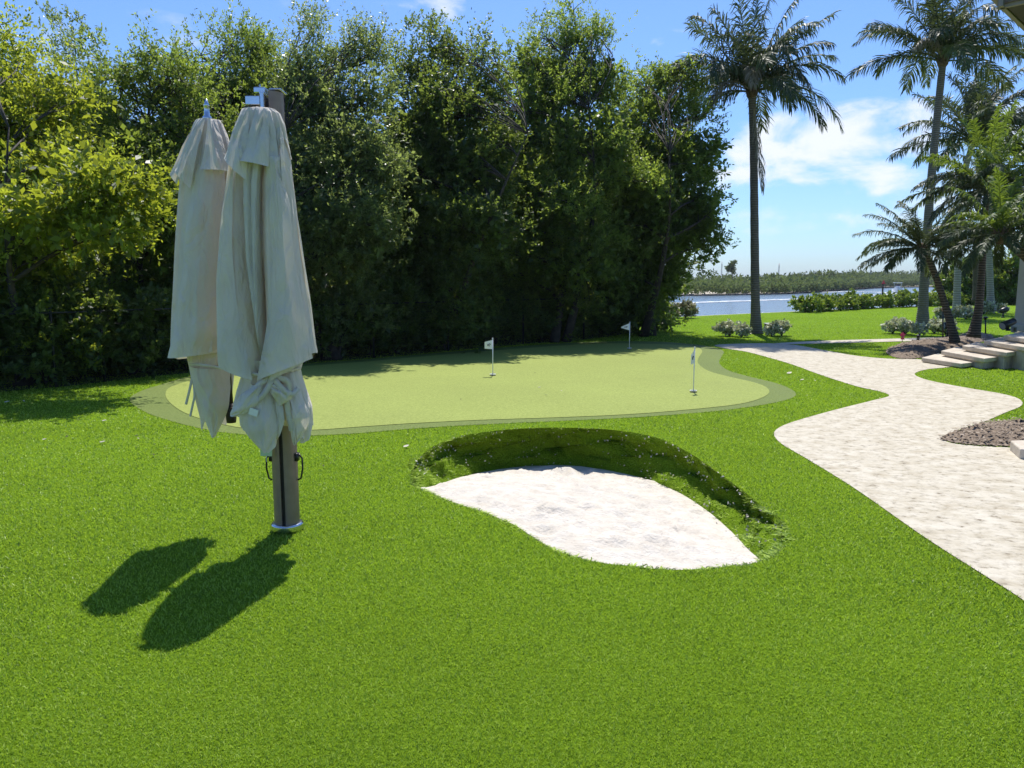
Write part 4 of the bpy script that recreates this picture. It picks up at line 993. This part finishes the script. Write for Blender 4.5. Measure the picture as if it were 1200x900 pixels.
def slab(o0, z0, z1, e0, e1, l0, l1, mb): 
    q_ = [o0, o0+e1*l1, o0+e0*l0+e1*l1, o0+e0*l0]; mb.prism([(p_[0], p_[1]) for p_ in q_], z0, z1)
slab(ec+ex*.02+ey*.02, ec[2]-.02, ec[2]+.22, ex, ey, 9, 6, rf)
for k in range(1, 6): slab(ec+ex*.12*k+ey*.12*k, ec[2]+.22+.06*(k-1), ec[2]+.22+.06*k, ex, ey, 9-.24*k, 6-.24*k, rf)
rf.build('roof', M['roof'], hs)
fa = MB(); slab(ec-ex*.03, ec[2]-.06, ec[2]+.20, ex, ey, 9, .045, fa); slab(ec-ey*.03+ex*.05, ec[2]-.06, ec[2]+.20, ex*.05, ey, .9, 6, fa); fa.build('fascia', M['fascia'], hs)
so = MB(); slab(ec+ex*.06+ey*.06, ec[2]-.05, ec[2]-.024, ex, ey, 9, 6, so); so.build('soffit', M['soffit'], hs)
gt = MB(); gt.tube([ec-ex*.05-ey*.06+np.array([0, 0, .10]), ec+ex*9-ey*.06+np.array([0, 0, .10])], .06, 10); gt.build('gutter', M['fascia'], hs, True)

def spot(px, py, Y, L, R, label, stake, az=0, tilt=.35, z0=0):
    c = P(px, py, Y); t = thing('spotlight', (c[0], c[1], z0), label, 'spotlight', 'black garden spotlights')
    d_ = np.array([math.cos(az)*math.cos(tilt), math.sin(az)*math.cos(tilt), math.sin(tilt)])
    b_ = MB(); b_.tube([c-d_*L*.5, c-d_*L*.42, c+d_*L*.15, c+d_*L*.5], [R*.55, R*.85, R, R*1.05], 14); b_.build('lamp_head', M['black_metal'], t, True)
    b_ = MB(); b_.tube([c+d_*L*.505, c+d_*L*.51], R*.9, 14); b_.build('lens', M['grey_box'], t)
    b_ = MB(); b_.tube([(c[0], c[1], z0), c-np.array([0, 0, R*.8])], R*.28, 8); b_.lathe((c[0], c[1], z0), [(R*.6, 0), (R*.6, .03), (R*.3, .05)], 10); b_.build('stake', M['black_metal'], t, True)
spot(1182, 379, 16.6, .34, .085, 'large black spotlight on a stake beside the white column', True, math.radians(195), -.35, .56)
spot(1176, 363.5, 34, .34, .12, 'small black spotlight on the far lawn near the pale-trunked palm', True, .3, .25)
spot(1111, 381.5, 22.5, .26, .10, 'black spotlight among the white plants behind the bent trunk', True, PI, -.1)
def boxlight(px, py, Y, label):
    c = P(px, py, Y); t = thing('floodlight', (c[0], c[1], 0), label, 'floodlight')
    b_ = MB(); b_.box(c, (.26, .16, .13), .2, .25); b_.build('lamp_head', M['black_metal'], t, False, .01)
    b_ = MB(); b_.box(c+np.array([0, 0, .085]), (.29, .20, .018), .2, .1); b_.build('visor', M['grey_box'], t, False, .004)
    b_ = MB(); b_.tube([(c[0], c[1], 0), c], .02, 8); b_.build('stake', M['black_metal'], t)
boxlight(901.5, 382.5, 23.2, 'square black floodlight at the foot of the single palm')
def pathlight(px, pyb, pyt, label, cap_r, z0=0, mat='black_metal', capm='black_metal'):
    b = G(px, pyb, z0); top = P(px, pyt, b[1]); t = thing('path_light', b, label, 'path light', 'slim garden path lights')
    b_ = MB(); b_.tube([b, top-np.array([0, 0, .04])], .02, 8); b_.build('post', M[mat], t, True)
    b_ = MB(); b_.lathe(top-np.array([0, 0, .10]), [(.03, 0), (.035, .045), (cap_r, .055), (cap_r*.8, .085), (.02, .11)], 14); b_.build('lamp_shade', M[capm], t, True)
pathlight(1155, 394, 371, 'mushroom-capped path light between the date palm and the steps', .075)
pathlight(1105, 399, 360.5, 'tallest thin path light, left of the bent palm trunk', .055, capm='bronze')
bl = G(1075.5, 402); t = thing('bollard_light', bl, 'short black bollard behind the mulch mound', 'bollard')
b_ = MB(); b_.lathe(bl, [(.035, 0), (.035, .16), (.045, .165), (.045, .20), (.02, .22)], 12); b_.build('post', M['black_metal'], t, True)
b_ = MB(); b_.box(bl+np.array([0, -.01, .13]), (.05, .06, .02)); b_.build('louvre', M['grey_box'], t)
ob = thing('outlet_box', (float(P(1189,385,16.9)[0]), 16.9, .5), 'grey outlet box on a post behind the large spotlight', 'outlet box')
q = P(1188.5, 386, 16.9); b_ = MB(); b_.box(q, (.10, .07, .13), .3); b_.build('box_body', M['grey_box'], ob, False, .006)
b_ = MB(); b_.box(q+np.array([-.01, -.045, 0]), (.07, .02, .09), .3); b_.build('cover', M['black_metal'], ob, False, .004)
b_ = MB(); b_.tube([(q[0], q[1], .5), q], .02, 8); b_.build('post', M['grey_box'], ob)
# pink ornament
pk = G(1057, 404); t = thing('garden_ornament', pk, 'small pink flower-shaped ornament on a short stake by the mulch mound', 'ornament')
b_ = MB(); b_.tube([pk, pk+np.array([0, 0, .16])], .008, 6); b_.build('stake', M['black_metal'], t)
for zc, rr_ in ((.255, .075), (.165, .045)):
    b_ = MB()
    for k in range(6):
        a = k*PI/3+zc*9; dd = np.array([math.cos(a), RNG.normal(0, .3), math.sin(a)]); cc = pk+np.array([0, 0, zc])
        sd = np.array([-math.sin(a), 0, math.cos(a)])
        b_.add([cc, cc+dd*rr_*.6+sd*rr_*.4, cc+dd*rr_*1.15+np.array([0, -.02, 0]), cc+dd*rr_*.6-sd*rr_*.4], [(0, 1, 2, 3)])
    b_.lathe(pk+np.array([0, 0, zc-.015]), [(.01, 0), (.02, .015), (.01, .03)], 8)
    b_.build('petals', M['pink'], t)

# ------------------------------------------------------------------ water life: far shore, boat, marker
fs_px = [(300,346),(600,346.5),(780,346.8),(860,346),(935,344),(985,340.5),(1040,337.2),(1110,336.3),(1200,336),(1400,336)]
fsl = crom([G(x, y, WZ) for x, y in fs_px], 6, False)
fl = [(-700, fsl[0][1]+10)]+[tuple(q[:2]) for q in fsl]+[(900, fsl[-1][1]), (1500, 1500), (-1500, 1500)]
V, Fc = fill(np.array(fl))
me = bpy.data.meshes.new('far_shore'); me.from_pydata([(x, y, WZ+.25) for x, y in V], [], Fc); tag(link('far_shore', me, M['beach']), kind='structure')
def farwood(line_off, h0, h1, ncl, L, label, tintb, xs=(300, 1400)):
    """one band of distant foliage following the far shore"""
    k = ncl; xx = RNG.uniform(0, len(fsl)-1.001, k); i = xx.astype(int); f = (xx-i)[:, None]
    q = fsl[i]*(1-f)+fsl[i+1]*f
    # spread along the line by length
    seg = np.linalg.norm(np.diff(fsl, axis=0), axis=1); pr_ = seg/seg.sum(); i = RNG.choice(len(seg), k, p=pr_); f = RNG.random(k)[:, None]
    q = fsl[i]*(1-f)+fsl[i+1]*f
    dep = RNG.uniform(*line_off, k)
    rad = q[:, :2]/np.linalg.norm(q[:, :2], axis=1)[:, None]
    c = q[:, :2]+rad*dep[:, None]
    sc_ = (np.linalg.norm(q[:, :2], axis=1)/147)**.6
    hv = h0+(h1-h0)*(.5+.5*np.sin(c[:, 0]*.11+c[:, 1]*.07)*np.sin(c[:, 0]*.031+1))*RNG.uniform(.7, 1.1, k)
    hv = hv*sc_*.82
    m = 34
    ci = np.repeat(np.arange(k), m); n_ = len(ci); u_ = unit(RNG.normal(size=(n_, 3)))
    rr_ = hv[ci]*.34
    pos = np.c_[c[ci], WZ+.2+hv[ci]*RNG.uniform(.25, 1.0, n_)]+u_*np.c_[rr_, rr_, rr_*.25]
    pos[:, 2] = np.maximum(pos[:, 2], WZ+.1)
    ax = unit(u_+RNG.normal(0, .6, (n_, 3))); nm = unit(np.array([0, 0, 1.])+RNG.normal(0, .7, (n_, 3)))
    tn = np.clip(tintb+RNG.normal(0, .18, k)[ci]+RNG.normal(0, .2, n_), 0, 1)
    return pos, ax, nm, L*RNG.uniform(.6, 1.4, n_), L*.6*RNG.uniform(.6, 1.3, n_), tn
parts = [farwood((1, 9), 1.7, 2.9, 1700, .6, '', .7), farwood((10, 50), 2.3, 3.8, 1900, .8, '', .5), farwood((60, 130), 3.2, 5.4, 1500, 1.0, '', .3)]
me = leaf_mesh('far_woods', *[np.concatenate([p_[k] for p_ in parts]) for k in range(6)])
tag(link('far_woods', me, M['leaf_far']), 'low mangrove and pine woods along the far shore of the water', 'woods', kind='stuff')
Rk = MB()
for k in range(420):
    i = RNG.integers(0, len(fsl)-1); q = fsl[i]+(fsl[i+1]-fsl[i])*RNG.random()
    if G(940,344,WZ)[0]*q[1] < q[0]*G(940,344,WZ)[1]: continue
    s_ = RNG.uniform(.15, .5); Rk.box((q[0], q[1]-RNG.uniform(0, .8), WZ+.1), (s_*1.6, s_, s_), RNG.uniform(0, 3), .3, .2, taper=.6)
tag(Rk.build('shore_rocks', plain('rock', (.10, .09, .08), .9, noise=.4)), 'dark rocks and roots lining the far waterline', 'rocks', kind='stuff')
# two tall pines and two radio masts standing out of the far woods
for px, pt, Y, la in ((858, 307, 210, 'lone tall pine rising above the far woods left of the single palm'),):
    b0 = P(px, 345, Y); tp_ = P(px, pt, Y)
    t = thing('pine_tree', (b0[0], Y, WZ+.2), la, 'tree')
    mb = MB(); mb.tube([(b0[0], Y, WZ+.2), tuple(tp_)], [.22, .05], 6); mb.build('trunk', M['bark'], t)
    lb = [((tp_[0]+RNG.normal(0, .3), Y, tp_[2]-dz), (w_, w_, .35), .4) for dz, w_ in ((.2,.5),(1.0,.9),(1.7,1.1),(2.5,.8))]
    Pp, A, Nn, LL, WW, T, cl = foliage(lb, 50, 4, 6, .5, .25, .4); link('crown', leaf_mesh('crown', Pp, A, Nn, LL, WW, T), M['leaf_far'], t)
for px, pt, Y, la in ((846, 309, 260, 'thin grey radio mast above the far woods, left of the tall pine'), (913, 311, 260, 'thin grey radio mast right of the single palm trunk'), (1021, 306, 300, 'thin radio mast above the far woods near the boat')):
    tp_ = P(px, pt, Y); t = thing('radio_mast', (tp_[0], Y, WZ+.2), la, 'mast', 'radio masts on the far shore')
    mb = MB(); 
    for k in range(3):
        a = k*2*PI/3; mb.tube([(tp_[0]+.3*math.cos(a), Y+.3*math.sin(a), WZ+.2), (tp_[0]+.12*math.cos(a), Y+.12*math.sin(a), tp_[2])], .05, 4)
    hgt = tp_[2]-WZ
    for k in range(10):
        z_ = WZ+.5+k*hgt/10.5; a = k*2*PI/3
        mb.tube([(tp_[0]+.26*math.cos(a), Y+.26*math.sin(a), z_), (tp_[0]+.22*math.cos(a+2.1), Y+.22*math.sin(a+2.1), z_+hgt/11)], .03, 4)
    mb.build('lattice', M['grey_box'], t)
    mb = MB(); mb.tube([(tp_[0], Y, tp_[2]-.1), (tp_[0], Y, tp_[2]+.7)], .05, 5); mb.build('antenna', M['red'], t)
# boat
bc = G(1051.5, 343.2, WZ); s_ = bc[1]/F
bt = thing('motor_boat', (bc[0], bc[1], WZ), 'white motor boat with a hard top running on the water', 'boat', None, math.radians(25))
hb = MB(); secs = [(-2.6,1.05,.75),(-1.5,1.15,.78),(0,1.15,.85),(1.4,.95,1.0),(2.4,.5,1.15),(3.0,.05,1.25)]
vs = []; fs_ = []
R_ = Matrix.Rotation(math.radians(25), 3, 'Z')
def BT(x, y, z): q_ = R_ @ Vector((y, x, 0)); return (bc[0]+q_.x, bc[1]-q_.y*1.0, WZ+z)
for yv, hw, top in secs:
    for xq, zq in ((-hw, top), (-hw*.85, .3), (-hw*.3, -.1), (hw*.3, -.1), (hw*.85, .3), (hw, top)): vs.append(BT(yv, xq, zq))
for i in range(len(secs)-1):
    for k in range(5): fs_.append((i*6+k, (i+1)*6+k, (i+1)*6+k+1, i*6+k+1))
    fs_.append((i*6+5, (i+1)*6+5, (i+1)*6, i*6))
fs_.append(tuple(range(6))); hb.add(vs, fs_); hb.build('hull', M['gelcoat'], bt)
def boxB(x, y, z, d, name, mat, bev=.03):
    q_ = BT(x, y, z); b_ = MB(); b_.box(q_, (d[1], d[0], d[2]), math.radians(-25)); return b_.build(name, M[mat], bt, False, bev)
boxB(-.3, 0, 1.25, (.9, .9, .9), 'console', 'gelcoat'); boxB(.2, 0, 1.8, (.06, .85, .45), 'windshield', 'ink'); boxB(-.4, 0, 2.3, (2.2, 1.9, .10), 'hard_top', 'gelcoat')
for x_, y_ in ((.5, .7), (.5, -.7), (-1.2, .7), (-1.2, -.7)):
    b_ = MB(); b_.tube([BT(x_, y_, .8), BT(x_, y_, 2.27)], .035, 6); b_.build('post', M['chrome'], bt)
boxB(-2.75, 0, .85, (.4, .45, .9), 'outboard_engine', 'ink', .06); boxB(-1.4, 0, 1.0, (.5, 1.2, .5), 'seat', 'gelcoat', .05)
# wakes: thin foam sheets on the water
for L_ in ([(985,341.0),(1010,340.2),(1040,342.6),(1050,344.4),(1062,344.8),(1050,346.0),(1030,346.0),(1000,345.0)], [(740,356.6),(800,355),(870,352.6),(940,350.2),(1010,348.4),(1012,349.4),(940,351.8),(870,354.6),(800,357.4),(740,358.6)]):
    pass
wk = MB()
for ctr, w0, nseg in (([(730,357.5),(800,355.2),(870,352.8),(940,350.6),(1010,349)], .9, 700), ([(960,342.5),(1000,341.8),(1030,342.4),(1049,344.2)], 2.2, 700), ([(1000,346.5),(1030,345.8),(1050,344.6)], 1.2, 250)):
    ln_ = crom([G(x, y, WZ) for x, y in ctr], 12, False)
    for k in range(nseg):
        i = RNG.integers(0, len(ln_)-1); q = ln_[i]+(ln_[i+1]-ln_[i])*RNG.random()+np.array([0, RNG.normal(0, w0), 0])
        d_ = unit(ln_[i+1]-ln_[i]); l = RNG.uniform(.3, 1.8); w_ = RNG.uniform(.08, .35); nrm = np.array([-d_[1], d_[0], 0])
        z_ = np.array([0, 0, .02+.0007*(k % 40)])
        wk.add([q-d_*l+z_, q-nrm*w_+z_, q+d_*l+z_, q+nrm*w_+z_], [(0, 1, 2, 3)])
tag(wk.build('wake_foam', M['foam']), 'streaks of white foam from boat wakes on the water', 'foam', kind='stuff')
mk = P(1035, 331, 105); t = thing('channel_marker', (mk[0], 105, WZ), 'red channel marker board on a dark pile in the water', 'marker')
b_ = MB(); b_.tube([(mk[0], 105, -3), (mk[0], 105, mk[2]+.1)], [.13, .11], 8); b_.build('pile', M['bark'], t)
b_ = MB(); b_.add([(mk[0]-.26, 104.82, mk[2]-.2), (mk[0]+.26, 104.82, mk[2]-.2), (mk[0], 104.82, mk[2]+.32), (mk[0]-.26, 104.87, mk[2]-.2), (mk[0]+.26, 104.87, mk[2]-.2), (mk[0], 104.87, mk[2]+.32)], [(0,1,2),(5,4,3),(0,3,4,1),(1,4,5,2),(2,5,3,0)]); b_.build('board', M['red'], t)

# ------------------------------------------------------------------ fallen leaves on turf and green
lit = [(122,493,.035,0),(120,518,.04,0),(78,512,.025,1),(52,515,.03,0),(160,511,.025,1),(162,514,.025,0),(148,458,.05,0),(180,533,.025,1),(379,546,.022,1),(632,454,.03,0),(640,463,.03,0),(658,458,.03,0),(627,437,.03,1),(540,468,.02,1),(812,492,.035,0),(476,523,.05,0),(8,471,.05,0),(28,470,.04,0),(940,445,.05,0),(925,437,.09,0),(955,446,.04,0),(1008,445,.03,1)]
for x, y, r_, dk in lit:
    c = G(x, y, .022 if y > 462 or x < 190 or x > 900 else .012); a = RNG.uniform(0, PI)
    r_ *= .75; u_ = np.array([math.cos(a), math.sin(a)*.9, .15])*r_; v_ = np.array([-math.sin(a), math.cos(a), .25])*r_*.42
    b_ = MB(); z_ = np.array([0, 0, .006]); z2 = np.array([0, 0, -.002])
    ring = [c-u_, c-u_*.4-v_, c+u_*.4-v_*.9, c+u_, c+u_*.4+v_*.9, c-u_*.4+v_]
    b_.add([p_+z_ for p_ in ring]+[c+z_*.2]+[p_+z_+z2 for p_ in ring], [(6, i, (i+1) % 6) for i in range(6)]+[(i, 7+i, 7+(i+1) % 6, (i+1) % 6) for i in range(6)])
    o_ = b_.build('fallen_leaf', M['litter_dark' if dk else 'litter'])
    if dk: tag(o_, 'tiny dark fallen leaf lying on the turf', 'leaf', 'dark fallen leaves on the turf')
    else: tag(o_, 'small pale fallen leaf lying on the turf', 'leaf', 'pale fallen leaves on the turf')

# ------------------------------------------------------------------ air
m, nt, out = nodes('air')
pv = nt.nodes.new('ShaderNodeVolumePrincipled'); pv.inputs['Density'].default_value = HAZE; pv.inputs['Color'].default_value = (.86, .92, 1, 1); pv.inputs['Anisotropy'].default_value = .2
nt.links.new(pv.outputs[0], out.inputs['Volume'])
if HAZE:
    hz = MB(); hz.box((0, 2600, 9), (6200, 6000, 26.2)); tag(hz.build('haze', m), 'thin pale air over the water', 'haze', kind='stuff')
# ------------------------------------------------------------------ sky, sun, view
sd = np.array([.10, 1.37, 2.65]); sd = sd/np.linalg.norm(sd)
elev = math.asin(sd[2]); rot = math.atan2(sd[0], sd[1])
W = bpy.data.worlds.new('World'); S.world = W; W.use_nodes = True
nt = W.node_tree; nt.nodes.clear()
out = nt.nodes.new('ShaderNodeOutputWorld'); bg = nt.nodes.new('ShaderNodeBackground'); bg.inputs[1].default_value = .15
sky = nt.nodes.new('ShaderNodeTexSky'); sky.sky_type = 'NISHITA'; sky.sun_disc = False
sky.sun_elevation = elev; sky.sun_rotation = rot; sky.air_density = 1.0; sky.dust_density = .6; sky.ozone_density = 2.0
tc = nt.nodes.new('ShaderNodeTexCoord')
def vm(op, a, b=None):
    n_ = nt.nodes.new('ShaderNodeVectorMath'); n_.operation = op
    for i, v in enumerate((a, b)):
        if v is None: continue
        if hasattr(v, 'links'): nt.links.new(v, n_.inputs[i])
        else: n_.inputs[i].default_value = v
    return n_
def mth(op, a, b=None, clamp=False):
    n_ = nt.nodes.new('ShaderNodeMath'); n_.operation = op; n_.use_clamp = clamp
    for i, v in enumerate((a, b)):
        if v is None: continue
        if hasattr(v, 'links'): nt.links.new(v, n_.inputs[i])
        else: n_.inputs[i].default_value = v
    return n_.outputs[0]
D = tc.outputs['Generated']
# clouds: banks at given directions, broken up by noise that is squashed towards the horizon
tot = None
for px, py, rx, ry, k in ((1010,165,150,42,1.0),(1000,205,170,26,.8),(900,215,110,22,.6),(775,15,65,26,.75),(772,52,24,13,.7),(940,250,260,30,.28),(1160,180,110,70,.6),(60,40,240,36,.32),(480,8,160,22,.30),(1010,290,330,16,.20),(1000,90,60,12,.16)):
    d0 = unit(ray(px, py)); v = vm('SUBTRACT', D, tuple(d0)).outputs[0]
    v = vm('MULTIPLY', v, (F/rx, 1.0, F/ry)).outputs[0]
    l = vm('LENGTH', v).outputs['Value']
    g = mth('SUBTRACT', 1.0, l, True); g = mth('MULTIPLY', mth('POWER', g, .6), k)
    tot = g if tot is None else mth('MAXIMUM', tot, g)
sq = vm('MULTIPLY', D, (1, 1, 1.9)).outputs[0]
nz = nt.nodes.new('ShaderNodeTexNoise'); nz.inputs['Scale'].default_value = 10; nz.inputs['Detail'].default_value = 9; nz.inputs['Roughness'].default_value = .56; nz.inputs['Distortion'].default_value = .25
nt.links.new(sq, nz.inputs['Vector'])
cm = mth('ADD', mth('MULTIPLY', tot, 1.05), mth('MULTIPLY', mth('SUBTRACT', nz.outputs[0], .5), 3.4))
mr = nt.nodes.new('ShaderNodeMapRange'); mr.interpolation_type = 'SMOOTHSTEP'; nt.links.new(cm, mr.inputs[0]); mr.inputs[1].default_value = .30; mr.inputs[2].default_value = 1.02; mr.inputs[3].default_value = 0; mr.inputs[4].default_value = .92
inb = mth('MULTIPLY', mr.outputs[0], mth('MULTIPLY', tot, 3.0, True))
mx = nt.nodes.new('ShaderNodeMix'); mx.data_type = 'RGBA'
tn = nt.nodes.new('ShaderNodeMix'); tn.data_type = 'RGBA'; tn.blend_type = 'MULTIPLY'; tn.inputs[0].default_value = 1; tn.inputs[7].default_value = (.47, .63, .89, 1)
nt.links.new(sky.outputs[0], tn.inputs[6])
nt.links.new(inb, mx.inputs[0]); nt.links.new(tn.outputs[2], mx.inputs[6]); mx.inputs[7].default_value = (5.0, 5.2, 5.45, 1)
nt.links.new(mx.outputs[2], bg.inputs[0]); nt.links.new(bg.outputs[0], out.inputs[0])

sl_ = bpy.data.lights.new('sun', 'SUN'); sl_.energy = 4.6; sl_.angle = math.radians(.5); sl_.color = (1, .955, .88)
so_ = bpy.data.objects.new('sun', sl_); COL.objects.link(so_); so_.location = (3, 20, 40)
so_.rotation_euler = Vector(-sd).to_track_quat('-Z', 'Y').to_euler()

S.view_settings.view_transform = 'Standard'; S.view_settings.look = 'None'; S.view_settings.gamma = 1
S.view_settings.exposure = 0.4; S.view_settings.use_curve_mapping = False
S.cycles.max_bounces = 6; S.cycles.transmission_bounces = 3; S.cycles.diffuse_bounces = 4; S.cycles.caustics_reflective = False; S.cycles.caustics_refractive = False
